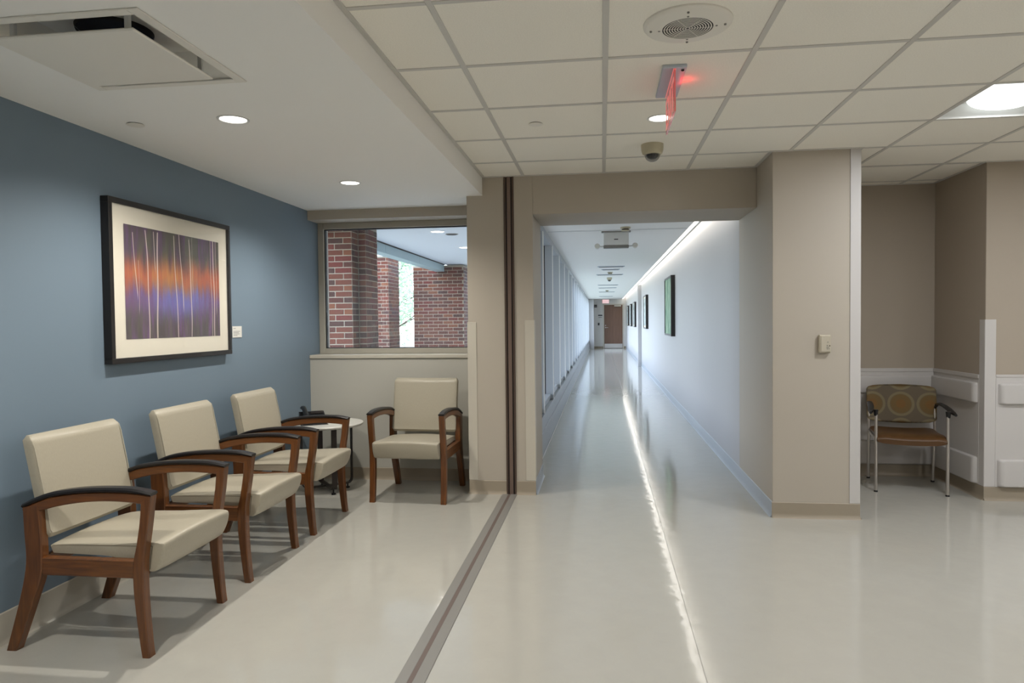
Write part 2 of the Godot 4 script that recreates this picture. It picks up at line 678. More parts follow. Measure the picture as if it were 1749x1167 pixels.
const TROFFERS := [[3, 2], [3, -2], [6, -2], [3, -6], [6, 2], [6, -6], [0, -6]]  # only the first is in view; the others are added as fill light


# ------------------------------------------------------------------ baseboards, guards, joint covers
func base_run(called: String, runs: Array, m: Material, label: String, h := 0.105) -> void:
	# each run: start, end, outward direction; a cove at the toe
	var o := structure(called, label, "baseboard")
	for r in runs:
		var a: Vector3 = r[0]
		var e: Vector3 = r[1]
		var n: Vector3 = r[2]
		var prof := PackedVector2Array([Vector2(0, 0.0), Vector2(0.020, 0.0), Vector2(0.012, 0.006), Vector2(0.007, 0.016), Vector2(0.005, 0.03), Vector2(0.005, h - 0.004), Vector2(0.002, h), Vector2(0, h)])
		var len_ := (e - a).length()
		var d := (e - a).normalized()
		var b := MB.new()
		b.prism(prof, 0.0, len_, func(x, y, t): return a + d * t + n * x + Vector3(0, y, 0))
		put("cove", b.mesh(25), m, o)


func trims() -> void:
	var R := Vector3.RIGHT
	var L := Vector3.LEFT
	var F := Vector3.BACK   # towards the camera
	base_run("baseboard_left", [[Vector3(XL, 0, ZB), Vector3(XL, 0, ZK), R]], M.pale_base, "pale cove base along the blue wall", 0.14)
	base_run("baseboard_window", [[Vector3(XL, 0, ZK), Vector3(-1.03, 0, ZK), F]], M.cove_base, "beige cove base under the window sill wall", 0.10)
	base_run("baseboard_front", [[Vector3(-1.03, 0, ZW), Vector3(-0.74, 0, ZW), F], [Vector3(-0.663, 0, ZW), Vector3(-0.513, 0, ZW), F], [Vector3(-1.03, 0, ZK), Vector3(-1.03, 0, ZW), L]], M.cove_base, "beige cove base on the wall beside the joint cover")
	base_run("baseboard_opening", [[Vector3(-0.518, 0, ZW), Vector3(-0.518, 0, -5.96), R]], M.blue_base, "grey cove base on the corridor jamb")
	base_run("baseboard_column", [[Vector3(CX1 - 0.005, 0, ZCOL), Vector3(XCOL + 0.005, 0, ZCOL), F], [Vector3(XCOL, 0, ZCOL), Vector3(XCOL, 0, ZA), R]], M.cove_base, "beige cove base round the column foot")
	base_run("baseboard_corridor", [[Vector3(CX1, 0, ZCOL), Vector3(CX1, 0, -20.4), L], [Vector3(CX1, 0, -20.75), Vector3(CX1, 0, ZFAR), L]], M.blue_base, "long grey cove base along the picture wall")
	base_run("baseboard_alcove", [[Vector3(XCOL, 0, ZA), Vector3(XA, 0, ZA), F], [Vector3(XA, 0, ZA), Vector3(XA, 0, ZR), L]], M.cove_base, "beige cove base inside the alcove", 0.10)
	base_run("baseboard_right", [[Vector3(XA - 0.005, 0, ZR), Vector3(XR, 0, ZR), F], [Vector3(XR, 0, ZR), Vector3(XR, 0, ZB), L]], M.cove_base, "beige cove base on the wall right of the alcove", 0.10)
	base_run("baseboard_far", [[Vector3(-0.38, 0, ZFAR), Vector3(0.05, 0, ZFAR), F], [Vector3(1.02, 0, ZFAR), Vector3(CX1, 0, ZFAR), F]], M.cove_base, "cove base on the far end wall")

	# joint cover: up the wall and over the floor
	var o := structure("trim_1", "dark bronze vertical expansion joint cover on the wall", "joint cover")
	put("backing", MB.new().span(Vector3(-0.740, 0.0, ZW), Vector3(-0.663, CEIL, ZW + 0.002)).mesh(), M.gasket, o)
	put("flange", MB.new().span(Vector3(-0.740, 0.0, ZW), Vector3(-0.725, CEIL, ZW + 0.010), 0.002).mesh(), M.bronze, o)
	put("flange", MB.new().span(Vector3(-0.678, 0.0, ZW), Vector3(-0.663, CEIL, ZW + 0.010), 0.002).mesh(), M.bronze, o)
	put("cover_strip", MB.new().span(Vector3(-0.717, 0.0, ZW), Vector3(-0.687, CEIL, ZW + 0.012), 0.003).mesh(), M.bronze_light, o)
	o = structure("trim_2", "grey and brown expansion joint strip across the floor", "joint cover")
	put("cover_plate", MB.new().span(Vector3(-0.772, 0.0, ZW + 0.012), Vector3(-0.727, 0.004, ZB), 0.0015).mesh(), M.plate_grey, o)
	put("cover_plate", MB.new().span(Vector3(-0.708, 0.0, ZW + 0.012), Vector3(-0.660, 0.004, ZB), 0.0015).mesh(), M.plate_grey, o)
	put("filler", MB.new().span(Vector3(-0.727, 0.0, ZW + 0.012), Vector3(-0.708, 0.003, ZB), 0.0).mesh(), M.plate_brown, o)

	# corner guards
	guard("trim_3", Vector3(-1.03, 0, ZW), 1, 1, 0.108, 1.335, 0.066, M.guard_vinyl, "pale vinyl corner guard left of the joint cover")
	guard("trim_4", Vector3(-0.518, 0, ZW), -1, 1, 0.108, 1.345, 0.070, M.guard_vinyl, "pale vinyl corner guard at the corridor jamb")
	guard("trim_5", Vector3(XCOL, 0, ZCOL), -1, 1, 0.105, CEIL, 0.062, M.white_vinyl, "full height white corner guard on the column")
	guard("trim_6", Vector3(XA, 0, ZR), 1, 1, 0.10, 1.313, 0.070, M.white_vinyl, "white corner guard right of the patterned chair")

	# wainscot sheets and bumper rails in the alcove and beyond
	o = structure("trim_7", "white vinyl wainscot with bumper rails in the alcove", "wall guard")
	put("panel", MB.new().span(Vector3(XCOL, 0.10, ZA), Vector3(XA, 0.905, ZA + 0.006), 0.001).mesh(), M.white_vinyl, o)
	put("panel", MB.new().span(Vector3(XA - 0.006, 0.10, ZA), Vector3(XA, 0.905, ZR - 0.07), 0.001).mesh(), M.white_vinyl, o)
	put("cap_strip", MB.new().span(Vector3(XCOL, 0.88, ZA), Vector3(XA, 0.91, ZA + 0.012), 0.003).mesh(), M.white_vinyl, o)
	put("cap_strip", MB.new().span(Vector3(XA - 0.012, 0.88, ZA), Vector3(XA, 0.91, ZR - 0.07), 0.003).mesh(), M.white_vinyl, o)
	rail(o, Vector3(XCOL, 0.775, ZA), Vector3(XA - 0.02, 0.775, ZA), Vector3.BACK, 0.15, 0.03, false)
	rail(o, Vector3(XCOL, 0.20, ZA), Vector3(XA - 0.02, 0.20, ZA), Vector3.BACK, 0.20, 0.03, false)
	rail(o, Vector3(XA, 0.775, ZA), Vector3(XA, 0.775, ZR - 0.085), Vector3.LEFT, 0.15, 0.035, true)
	rail(o, Vector3(XA, 0.20, ZA), Vector3(XA, 0.20, ZR - 0.085), Vector3.LEFT, 0.20, 0.035, true)
	o = structure("trim_8", "white vinyl wainscot with bumper rails beside the alcove corner", "wall guard")
	put("panel", MB.new().span(Vector3(XA + 0.07, 0.10, ZR), Vector3(XR, 0.905, ZR + 0.006), 0.001).mesh(), M.white_vinyl, o)
	put("cap_strip", MB.new().span(Vector3(XA + 0.07, 0.895, ZR), Vector3(XR, 0.915, ZR + 0.010), 0.003).mesh(), M.white_vinyl, o)
	rail(o, Vector3(XR, 0.775, ZR), Vector3(XA + 0.088, 0.775, ZR), Vector3.BACK, 0.15, 0.035, true)
	rail(o, Vector3(XR, 0.20, ZR), Vector3(XA + 0.084, 0.20, ZR), Vector3.BACK, 0.20, 0.035, true)


func guard(called: String, at: Vector3, sx: int, sz: int, y0: float, y1: float, w: float, m: Material, label: String) -> void:
	# an angle lapped over an outside corner; sx: which way its front leaf runs
	var o := structure(called, label, "corner guard")
	var th := 0.005
	put("front_leaf", MB.new().span(Vector3(at.x - sx * th, y0, at.z), Vector3(at.x + sx * w, y1, at.z + th), 0.0015).mesh(), m, o)
	put("side_leaf", MB.new().span(Vector3(at.x - sx * th, y0, at.z), Vector3(at.x, y1, at.z - w), 0.0015).mesh(), m, o)


func rail(parent: Node3D, a: Vector3, e: Vector3, n: Vector3, h: float, d: float, cap_end: bool) -> void:
	var prof := PackedVector2Array([Vector2(0, -h / 2), Vector2(d * 0.6, -h / 2), Vector2(d * 0.9, -h / 2 + 0.006), Vector2(d, -h / 2 + 0.016), Vector2(d, h / 2 - 0.016), Vector2(d * 0.9, h / 2 - 0.006), Vector2(d * 0.6, h / 2), Vector2(0, h / 2)])
	var len_ := (e - a).length()
	var dir := (e - a).normalized()
	var stop := len_ - (0.036 if cap_end else 0.0)
	put("bumper_rail", MB.new().prism(prof, 0.0, stop, func(x, y, t): return a + dir * t + n * x + Vector3(0, y, 0)).mesh(40), M.white_vinyl, parent)
	if cap_end:
		var rings := []
		for k in 6:
			var f := k / 5.0
			var sc := sqrt(maxf(0.0, 1.0 - f * f * 0.92))
			var r := PackedVector3Array()
			for p in prof:
				r.append(a + dir * (stop + 0.036 * f) + n * (p.x * sc) + Vector3(0, p.y * (0.9 + 0.1 * sc), 0))
			rings.append(r)
		put("end_cap", MB.new().loft(rings).mesh(50), M.white_vinyl, parent)


# ------------------------------------------------------------------ corridor
func corridor() -> void:
	var b := MB.new()
	b.span(Vector3(-0.85, COR, -5.96), Vector3(0.955, 2.75, ZFAR))
	b.span(Vector3(0.955, COR + 0.10, -5.96), Vector3(CX1, 2.75, ZFAR))
	shell("ceiling_corridor", b, M.plaster, "smooth white ceiling of the long corridor", "ceiling")
	var t := structure("trim_9", "thin reveal line across the corridor ceiling", "trim")
	put("reveal_strip", MB.new().span(Vector3(CX0, COR - 0.004, -7.90), Vector3(0.95, COR, -7.96), 0.001).mesh(), M.white_metal, t)

	# glazed side: curb, sill, mullions, panes
	var w := structure("window_2", "long row of grey framed windows down the corridor", "window")
	var z0 := -5.96
	var z1 := -32.6
	var prof := PackedVector2Array([Vector2(-0.80, -0.10), Vector2(-0.585, -0.10), Vector2(-0.585, 0.215), Vector2(-0.590, 0.222), Vector2(-0.60, 0.224), Vector2(-0.60, 0.352), Vector2(-0.606, 0.36), Vector2(-0.69, 0.375), Vector2(-0.80, 0.375)])
	put("curb", MB.new().prism(prof, z0, z1, func(x, y, d): return Vector3(x, y, d)).mesh(), M.blue_base, w)
	put("toe_strip", MB.new().span(Vector3(-0.585, 0.0, z0), Vector3(-0.577, 0.012, z1), 0.003).mesh(), M.white_metal, w)
	put("head", MB.new().span(Vector3(-0.62, 2.27, z0), Vector3(-0.80, 2.75, z1)).mesh(), M.mullion, w)
	put("sill_bar", MB.new().span(Vector3(-0.64, 0.37, z0), Vector3(-0.76, 0.43, z1), 0.003).mesh(), M.mullion, w)
	var post := MB.new().box(Vector3.ZERO, Vector3(0.094, 1.90, 0.06), 0.003).mesh()
	var seal := MB.new().box(Vector3.ZERO, Vector3(0.045, 1.84, 0.058), 0.0).mesh()
	var strip := MB.new().box(Vector3.ZERO, Vector3(0.008, 1.90, 0.072), 0.002).mesh()
	var pane := MB.new().box(Vector3.ZERO, Vector3(0.006, 1.84, 1.33), 0.0).mesh()
	var z := -7.24 + 1.4
	for k in 20:
		if z < z0 and z > z1:
			var o := put("mullion", post, M.mullion, w)
			o.position = Vector3(-0.651, 1.32, z)
			o = put("gasket", seal, M.black_rubber, w)
			o.position = Vector3(-0.7205, 1.35, z)
			o = put("cover_cap", strip, M.white_metal, w)
			o.position = Vector3(-0.603, 1.32, z)
		var zc := z - 0.7
		if zc + 0.66 > z1 and zc - 0.66 < z0:
			var p := put("pane", pane, M.window_glass, w)
			p.position = Vector3(-0.735, 1.35, maxf(zc, z1 + 0.67))
		z -= 1.4

	# linear light beside the picture wall
	var l := thing("linear_light", "continuous white light slot along the top of the corridor wall", "light", Vector3(0.99, COR, (z0 + ZFAR) / 2.0))
	var half := (z0 - ZFAR) / 2.0 - 0.02
	put("housing", MB.new().span(Vector3(-0.034, 0.012, -half), Vector3(0.026, 0.098, half)).mesh(), M.white_metal, l)
	put("lens", MB.new().span(Vector3(-0.032, 0.0, -half), Vector3(0.008, 0.012, half), 0.001).mesh(), M.strip_lens, l)
	put("flange", MB.new().span(Vector3(0.010, -0.006, -half), Vector3(0.034, 0.012, half), 0.002).mesh(), M.white_metal, l)
	put("wash_lens", MB.new().span(Vector3(0.026, 0.030, -half), Vector3(0.034, 0.070, half), 0.001).mesh(), M.strip_lens, l)
	for k in 4:
		var zc := half - half * 2.0 * (k + 0.5) / 4.0
		area_down("strip_light", Vector3(-0.012, -0.002, zc), Vector2(0.036, half * 0.498), STRIP, Color(1.0, 0.975, 0.94), l)
		area_down("wash_light", Vector3(0.040, 0.050, zc), Vector2(0.036, half * 0.498), WASH, Color(1.0, 0.975, 0.94), l)
		(l.get_child(-1) as Node3D).basis = Basis(Vector3(0, 1, 0), Vector3(0, 0, -1), Vector3(-1, 0, 0))


# ------------------------------------------------------------------ the window bay
func window_bay() -> void:
	var xr := -1.03
	shell("wall_knee", MB.new().span(Vector3(XL, 0, ZK), Vector3(xr, 1.035, -6.10)), M.sill_paint, "low off-white wall under the waiting bay window", "wall")
	shell("wall_lintel", MB.new().span(Vector3(XL, 2.225, ZK), Vector3(xr, 2.75, -6.10)), M.beige_paint, "beige lintel over the waiting bay window", "wall")
	var w := structure("window_1", "fixed window with taupe metal frame looking out on brick piers", "window")
	put("sill", MB.new().span(Vector3(XL, 1.035, ZK + 0.014), Vector3(xr, 1.066, -6.06), 0.004).mesh(), M.guard_vinyl, w)
	put("frame_bar", MB.new().span(Vector3(XL, 1.066, -5.93), Vector3(XL + 0.052, 2.225, -6.04), 0.003).mesh(), M.anodised, w)
	put("frame_bar", MB.new().span(Vector3(xr - 0.052, 1.066, -5.93), Vector3(xr, 2.225, -6.04), 0.003).mesh(), M.anodised, w)
	put("frame_bar", MB.new().span(Vector3(XL + 0.052, 1.066, -5.93), Vector3(xr - 0.052, 1.114, -6.04), 0.003).mesh(), M.anodised, w)
	put("frame_bar", MB.new().span(Vector3(XL + 0.052, 2.172, -5.93), Vector3(xr - 0.052, 2.225, -6.04), 0.003).mesh(), M.anodised, w)
	var gk := [[Vector3(XL + 0.052, 1.114, 0), Vector3(XL + 0.060, 2.172, 0)], [Vector3(xr - 0.060, 1.114, 0), Vector3(xr - 0.052, 2.172, 0)], [Vector3(XL + 0.06, 1.114, 0), Vector3(xr - 0.06, 1.120, 0)], [Vector3(XL + 0.06, 2.164, 0), Vector3(xr - 0.06, 2.172, 0)]]
	for g in gk:
		put("gasket", MB.new().span(g[0] + Vector3(0, 0, -5.955), g[1] + Vector3(0, 0, -5.99), 0.0).mesh(), M.black_rubber, w)
	put("pane", MB.new().span(Vector3(XL + 0.058, 1.118, -5.970), Vector3(xr - 0.058, 2.168, -5.976)).mesh(), M.window_glass, w)


# ------------------------------------------------------------------ outside
const COURSE := 0.0677


func brick_faces(parent: Node3D, faces: Array, y0: float, y1: float, seed_: int) -> void:
	# faces: [start, direction, length, outward normal]
	var rng := RandomNumberGenerator.new()
	rng.seed = seed_
	var shapes := {}
	var rows := int((y1 - y0) / COURSE)
	for r in rows:
		for f in faces:
			var a: Vector3 = f[0]
			var d: Vector3 = f[1]
			var len_: float = f[2]
			var n: Vector3 = f[3]
			var odd: bool = (r + int(f[4])) % 2 == 1
			var x := -0.1016 if odd else 0.0
			while x < len_ - 0.02:
				var u0 := maxf(x, 0.0)
				var u1 := minf(x + 0.2032, len_)
				if u1 - u0 > 0.035:
					var wd := u1 - u0 - 0.010
					var key := "%.3f" % wd
					if not shapes.has(key):
						shapes[key] = MB.new().box(Vector3.ZERO, Vector3(wd, COURSE - 0.011, 0.05), 0.003).mesh()
					var o := put("brick", shapes[key], M["brick%d" % [0, 0, 1, 2, 3, 4, 1, 0][rng.randi() % 8]], parent)
					o.position = a + d * ((u0 + u1) / 2.0) + n * (-0.025 + rng.randf_range(0.0, 0.002)) + Vector3(0, y0 + (r + 0.5) * COURSE, 0)
					o.basis = Basis(d, Vector3.UP, d.cross(Vector3.UP))
				x += 0.2032


func pier(label: String, core: Array, faces: Array, y0: float, y1: float, seed_: int) -> void:
	var t := thing("exterior_brick_pier", label, "brick pier")
	var b := MB.new()
	var p := MB.new()
	for c in core:
		b.span(Vector3(c[0] + 0.003, y0, c[2] - 0.003), Vector3(c[1] - 0.003, y1, c[3]))
		p.span(Vector3(c[0], -0.16, c[2]), Vector3(c[1], y0, c[3]))
	put("mortar_core", b.mesh(), M.mortar, t)
	put("plinth", p.mesh(), M.brick1, t)
	brick_faces(t, faces, y0, y1, seed_)


func outdoors() -> void:
	var R := Vector3.RIGHT
	var F := Vector3.BACK
	shell("ground_outside", MB.new().span(Vector3(-45, -0.16, -6.1), Vector3(-0.80, -0.3, -70)), M.lawn, "pale lawn outside beyond the brick piers", "ground")
	shell("path_outside", MB.new().span(Vector3(-4.6, -0.10, -6.1), Vector3(-0.80, -0.16, -14.6)), M.paving, "pale paving of the covered walk outside", "path")
	shell("ceiling_outside", MB.new().span(Vector3(-3.14, 2.5, -6.1), Vector3(-0.80, 3.0, -14.4)), M.outside_soffit, "white ceiling of the covered walk seen through the window", "ceiling")
	var t := thing("exterior_beam", "grey green edge beam under the covered walk's ceiling", "beam")
	for k in 4:
		var za := -6.1 - k * 1.91
		put("panel", MB.new().span(Vector3(-3.14, 2.355, za - 0.004), Vector3(-3.32, 3.0, za - 1.906), 0.002).mesh(), M.beam_paint, t)
	put("shade_strip", MB.new().span(Vector3(-3.125, 2.484, -6.1), Vector3(-3.14, 2.5, -13.74)).mesh(), M.gap_shade_black, t)  # solid black strip painted as the shade of a gap, no recess there

	pier("nearest dark red brick pier with stepped corner outside the window",
		[[-3.13, -2.822, -7.65, -8.28], [-2.84, -2.729, -7.86, -8.28]],
		[[Vector3(-3.13, 0, -7.65), R, 0.308, F, 0], [Vector3(-2.822, 0, -7.65), Vector3.FORWARD, 0.21, R, 1], [Vector3(-2.822, 0, -7.86), R, 0.093, F, 0], [Vector3(-2.729, 0, -7.86), Vector3.FORWARD, 0.42, R, 1]], 0.62, 2.48, 11)
	pier("orange red brick pier left of the gap with trees",
		[[-4.90, -4.04, -12.9, -13.6]],
		[[Vector3(-4.90, 0, -12.9), R, 0.86, F, 0], [Vector3(-4.04, 0, -12.9), Vector3.FORWARD, 0.70, R, 1]], 0.62, 2.6, 12)
	pier("broad red brick pier closing the covered walk right of the trees",
		[[-3.79, -2.75, -13.75, -14.4]],
		[[Vector3(-3.79, 0, -13.75), R, 1.04, F, 0], [Vector3(-2.75, 0, -13.75), Vector3.FORWARD, 0.65, R, 1]], 0.62, 2.48, 13)
	t = thing("exterior_pier_cap", "thin white cap on the brick pier left of the trees", "coping", Vector3(-4.47, 2.602, -13.25))
	put("slab", MB.new().box(Vector3(0, 0.025, 0), Vector3(0.92, 0.05, 0.76), 0.004).mesh(), M.white_metal, t)

	downlight(Vector3(-2.09, 2.5, -8.78), 0.085, 0.8, "lit round downlight outside nearer the window", "exterior_downlight", "downlights of the covered walk")
	downlight(Vector3(-2.12, 2.5, -10.73), 0.085, 0.8, "lit round downlight outside farther along the covered walk", "exterior_downlight", "downlights of the covered walk")
	t = thing("exterior_ceiling_vent", "small dark round vent beside the outside downlight", "vent", Vector3(-1.96, 2.5, -9.05))
	put("ring", MB.new().lathe([Vector2(0.085, 0.0), Vector2(0.085, -0.006), Vector2(0.07, -0.008)], Vector3.ZERO, 20).mesh(), M.plate_grey, t)
	put("grille", MB.new().lathe([Vector2(0.069, -0.004), Vector2(0.069, -0.010), Vector2(0.03, -0.011)], Vector3.ZERO, 20).mesh(), M.gasket, t)

	tree(Vector3(-6.6, -0.16, -21.5), 5.2, 1.7, 1, "pale leafy tree with thin trunk in the gap between brick piers")
	tree(Vector3(-9.6, -0.16, -28.5), 7.5, 2.6, 2, "taller hazy tree farther off behind the brick piers")
	tree(Vector3(-8.1, -0.16, -33.0), 6.5, 2.3, 3, "distant bushy tree behind the thin trunked one")


func tree(at: Vector3, h: float, r: float, seed_: int, label: String) -> void:
	var t := thing("exterior_tree", label, "tree", at, 0.0, "trees beyond the covered walk")
	var rng := RandomNumberGenerator.new()
	rng.seed = seed_
	var path := []
	for k in 7:
		path.append(Vector3(sin(k * 0.9 + seed_) * 0.10, h * 0.75 * k / 6.0, cos(k * 1.3) * 0.08))
	var rings := []
	for k in path.size():
		var ring := PackedVector3Array()
		for q in 8:
			var a := TAU * q / 8.0
			var rad := 0.085 * (1.0 - 0.11 * k)
			ring.append(path[k] + Vector3(cos(a) * rad, 0, sin(a) * rad))
		rings.append(ring)
	put("trunk", MB.new().loft(rings).mesh(60), M.bark, t)
	var limbs := MB.new()
	for k in 9:
		var s: Vector3 = path[2 + k % 4]
		var a := k * 2.4
		limbs.tube([s, s + Vector3(cos(a) * r * 0.4, 0.35, sin(a) * r * 0.4), s + Vector3(cos(a) * r * 0.75, 0.9, sin(a) * r * 0.75)], 0.022, 6)
	put("branches", limbs.mesh(60), M.bark, t)
	var vs := PackedVector3Array()
	var ns := PackedVector3Array()
	for k in 5200:
		var c := Vector3(rng.randfn(), rng.randfn(), rng.randfn()).normalized() * pow(rng.randf(), 0.45)
		c = Vector3(c.x * r, h * 0.56 + c.y * h * 0.42, c.z * r)
		# clumps with air between them
		if sin(c.x * 4.1 + seed_) + sin(c.y * 3.7) + sin(c.z * 4.3 + 1.0) < -0.4:
			continue
		var d := Vector3(rng.randfn(), rng.randfn() * 0.6, rng.randfn()).normalized()
		var e := d.cross(Vector3(rng.randfn(), rng.randfn(), rng.randfn())).normalized()
		var n := d.cross(e)
		var s := rng.randf_range(0.05, 0.10)
		var q := [c - d * s, c - e * s * 0.45, c + d * s, c + e * s * 0.45]
		for i in [0, 1, 2, 0, 2, 3]:
			vs.append(q[i])
			ns.append(-n)
	var arr := []
	arr.resize(Mesh.ARRAY_MAX)
	arr[Mesh.ARRAY_VERTEX] = vs
	arr[Mesh.ARRAY_NORMAL] = ns
	var m := ArrayMesh.new()
	m.add_surface_from_arrays(Mesh.PRIMITIVE_TRIANGLES, arr)
	put("foliage", m, M.leaf, t).set_meta("kind", "stuff")


# ------------------------------------------------------------------ furniture
# a bar whose cross-sections stand between two outlines in the (z, y) plane
func section_bar(pairs: Array, x0: float, x1: float, e := 0.004) -> ArrayMesh:
	var rings := []
	for p in pairs:
		var a: Vector2 = p[0]
		var b: Vector2 = p[1]
		var d := (b - a).normalized()
		var ring := PackedVector3Array()
		for q in [[a + d * e, x0], [b - d * e, x0], [b, x0 + e], [b, x1 - e], [b - d * e, x1], [a + d * e, x1], [a, x1 - e], [a, x0 + e]]:
			ring.append(Vector3(q[1], q[0].y, q[0].x))
		rings.append(ring)
	return MB.new().loft(rings).mesh(30)


func smooth(pts: Array, n: int) -> Array:
	# evenly sampled Catmull-Rom through 2-D points
	var out := []
	for i in pts.size() - 1:
		var p0: Vector2 = pts[maxi(i - 1, 0)]
		var p1: Vector2 = pts[i]
		var p2: Vector2 = pts[i + 1]
		var p3: Vector2 = pts[mini(i + 2, pts.size() - 1)]
		for k in n:
			out.append(p1.cubic_interpolate(p2, p0, p3, k / float(n)))
	out.append(pts[-1])
	return out


func paired(a: Array, b: Array, n := 3) -> Array:
	var s := smooth(a, n)
	var t := smooth(b, n)
	var out := []
	for i in mini(s.size(), t.size()):
		out.append([s[i], t[i]])
	return out


func lounge_chair() -> Node3D:
	var c := thing("lounge_chair", "cream vinyl lounge chair with walnut arms, nearest of the row", "chair", Vector3.ZERO, 0.0, "cream lounge chairs")
	var xi := 0.2525
	var xo := 0.2945
	var fr := [Vector2(0.268, 0.63), Vector2(0.260, 0.548), Vector2(0.243, 0.451), Vector2(0.229, 0.386), Vector2(0.226, 0.29), Vector2(0.234, 0.183), Vector2(0.249, 0.054), Vector2(0.257, 0.0)]
	var ff := [Vector2(0.312, 0.655), Vector2(0.299, 0.549), Vector2(0.283, 0.451), Vector2(0.274, 0.386), Vector2(0.272, 0.29), Vector2(0.276, 0.183), Vector2(0.285, 0.054), Vector2(0.291, 0.0)]
	var rr := [Vector2(-0.257, 0.60), Vector2(-0.253, 0.49), Vector2(-0.248, 0.392), Vector2(-0.258, 0.315), Vector2(-0.283, 0.215), Vector2(-0.317, 0.103), Vector2(-0.350, 0.0)]
	var rf := [Vector2(-0.184, 0.605), Vector2(-0.177, 0.49), Vector2(-0.175, 0.392), Vector2(-0.182, 0.315), Vector2(-0.219, 0.215), Vector2(-0.262, 0.103), Vector2(-0.303, 0.0)]
	var at_ := [Vector2(-0.257, 0.594), Vector2(-0.19, 0.621), Vector2(-0.119, 0.643), Vector2(-0.001, 0.659), Vector2(0.116, 0.665), Vector2(0.231, 0.663), Vector2(0.312, 0.654)]
	var ab := [Vector2(-0.250, 0.572), Vector2(-0.175, 0.585), Vector2(-0.105, 0.604), Vector2(0.0, 0.622), Vector2(0.112, 0.630), Vector2(0.223, 0.627), Vector2(0.306, 0.615)]
	var pt := []
	var pb := []
	for p in at_:
		pb.append(p + Vector2(0, 0.001))
		pt.append(p + Vector2(0, 0.021))
	pt[-1] += Vector2(0.003, -0.006)
	pt[0] += Vector2(-0.001, -0.004)
	for s in [-1.0, 1.0]:
		var x0: float = minf(s * xi, s * xo)
		var x1: float = maxf(s * xi, s * xo)
		put("leg", section_bar(paired(fr, ff), x0, x1), M.walnut, c)
		put("leg", section_bar(paired(rr, rf), x0, x1), M.walnut, c)
		put("arm", section_bar(paired(at_, ab, 4), x0 + 0.001, x1 - 0.001), M.walnut_rail, c)
		put("arm_pad", section_bar(paired(pb, pt, 4), x0 - 0.004, x1 + 0.004, 0.007), M.arm_pad, c)
		put("side_rail", MB.new().box(Vector3(s * (xi + xo) / 2.0, 0.356, 0.026), Vector3(0.034, 0.074, 0.412), 0.004).mesh(), M.walnut_rail, c)
		for z in [[0.274, 0.0], [-0.3265, 0.0]]:
			put("glide", MB.new().lathe([Vector2(0.014, 0.0), Vector2(0.014, 0.004)], Vector3(s * (xi + xo) / 2.0, 0.0, z[0]), 12).mesh(), M.brown_plastic, c)
	put("cross_rail", MB.new().box(Vector3(0, 0.365, -0.205), Vector3(0.505, 0.05, 0.026), 0.003).mesh(), M.walnut_rail, c)
	put("cross_rail", MB.new().box(Vector3(0, 0.372, 0.215), Vector3(0.505, 0.04, 0.024), 0.003).mesh(), M.walnut_rail, c)

	# seat cushion: side outline swept across, crowned, soft at the sides
	var line := [Vector2(-0.168, 0.400), Vector2(-0.176, 0.418), Vector2(-0.168, 0.434), Vector2(-0.05, 0.444), Vector2(0.10, 0.450), Vector2(0.22, 0.455), Vector2(0.29, 0.458), Vector2(0.324, 0.455), Vector2(0.337, 0.443), Vector2(0.332, 0.404), Vector2(0.316, 0.364), Vector2(0.296, 0.336), Vector2(0.270, 0.338), Vector2(0.20, 0.375), Vector2(0.05, 0.394)]
	var rings := []
	var n := 18
	for i in n + 1:
		var x := lerpf(-0.2505, 0.2505, i / float(n))
		var edge := minf(i, n - i)
		var inset: float = [0.011, 0.003, 0.0][mini(int(edge), 2)]
		if edge == 1:
			x = signf(x) * 0.244
		var crown := 0.012 * (1.0 - pow(x / 0.25, 2.0))
		var r := PackedVector3Array()
		var dense := smooth(line + [line[0]], 3)
		dense.pop_back()
		for p in dense:
			var g := Vector2(0.08, 0.40)
			var q: Vector2 = p + (g - p).normalized() * inset
			var up := crown if q.y > 0.425 else 0.0
			r.append(Vector3(x, q.y + up, q.x + crown * 0.5 * clampf((q.x - 0.2) * 8.0, 0.0, 1.0)))
		rings.append(r)
	var seat := put("seat", MB.new().loft(rings).mesh(45), M.cream_vinyl, c)
	for s in [-1.0, 1.0]:
		put("seam", MB.new().tube([Vector3(s * 0.2490, 0.431, -0.160), Vector3(s * 0.2500, 0.437, 0.05), Vector3(s * 0.2498, 0.441, 0.285)], 0.0020, 6).mesh(), M.seam_shadow, seat)
		put("seam", MB.new().tube([Vector3(s * 0.2498, 0.441, 0.285), Vector3(s * 0.2500, 0.39, 0.277), Vector3(s * 0.2495, 0.345, 0.272)], 0.0020, 6).mesh(), M.seam_shadow, seat)

	# backrest: stacked rounded sections leaning back
	var cs := [[0.464, -0.180], [0.50, -0.188], [0.56, -0.197], [0.636, -0.211], [0.74, -0.231], [0.83, -0.249], [0.885, -0.260]]
	rings = []
	var m := 22
	for i in m + 1:
		var f := i / float(m)
		var y := lerpf(0.464, 0.886, f)
		var z := 0.0
		for k in cs.size() - 1:
			if y >= cs[k][0] - 0.001:
				z = lerpf(cs[k][1], cs[k + 1][1], clampf((y - cs[k][0]) / (cs[k + 1][0] - cs[k][0]), 0.0, 1.0))
		var e := minf(f, 1.0 - f) * 0.422
		var soft := sqrt(1.0 - pow(1.0 - clampf(e / 0.022, 0.0, 1.0), 2.0))
		var ht := lerpf(0.010, 0.029, soft)
		var hw := lerpf(0.252, 0.263, soft)
		var r := PackedVector3Array()
		for q in 28:
			var a := TAU * q / 28.0
			var cx := signf(cos(a)) * pow(absf(cos(a)), 0.22)
			var cz := signf(sin(a)) * pow(absf(sin(a)), 0.28)
			var bulge := 0.007 * (1.0 - cx * cx) * soft if cz > 0.0 else 0.0
			r.append(Vector3(cx * hw, y, z + cz * ht + bulge))
		rings.append(r)
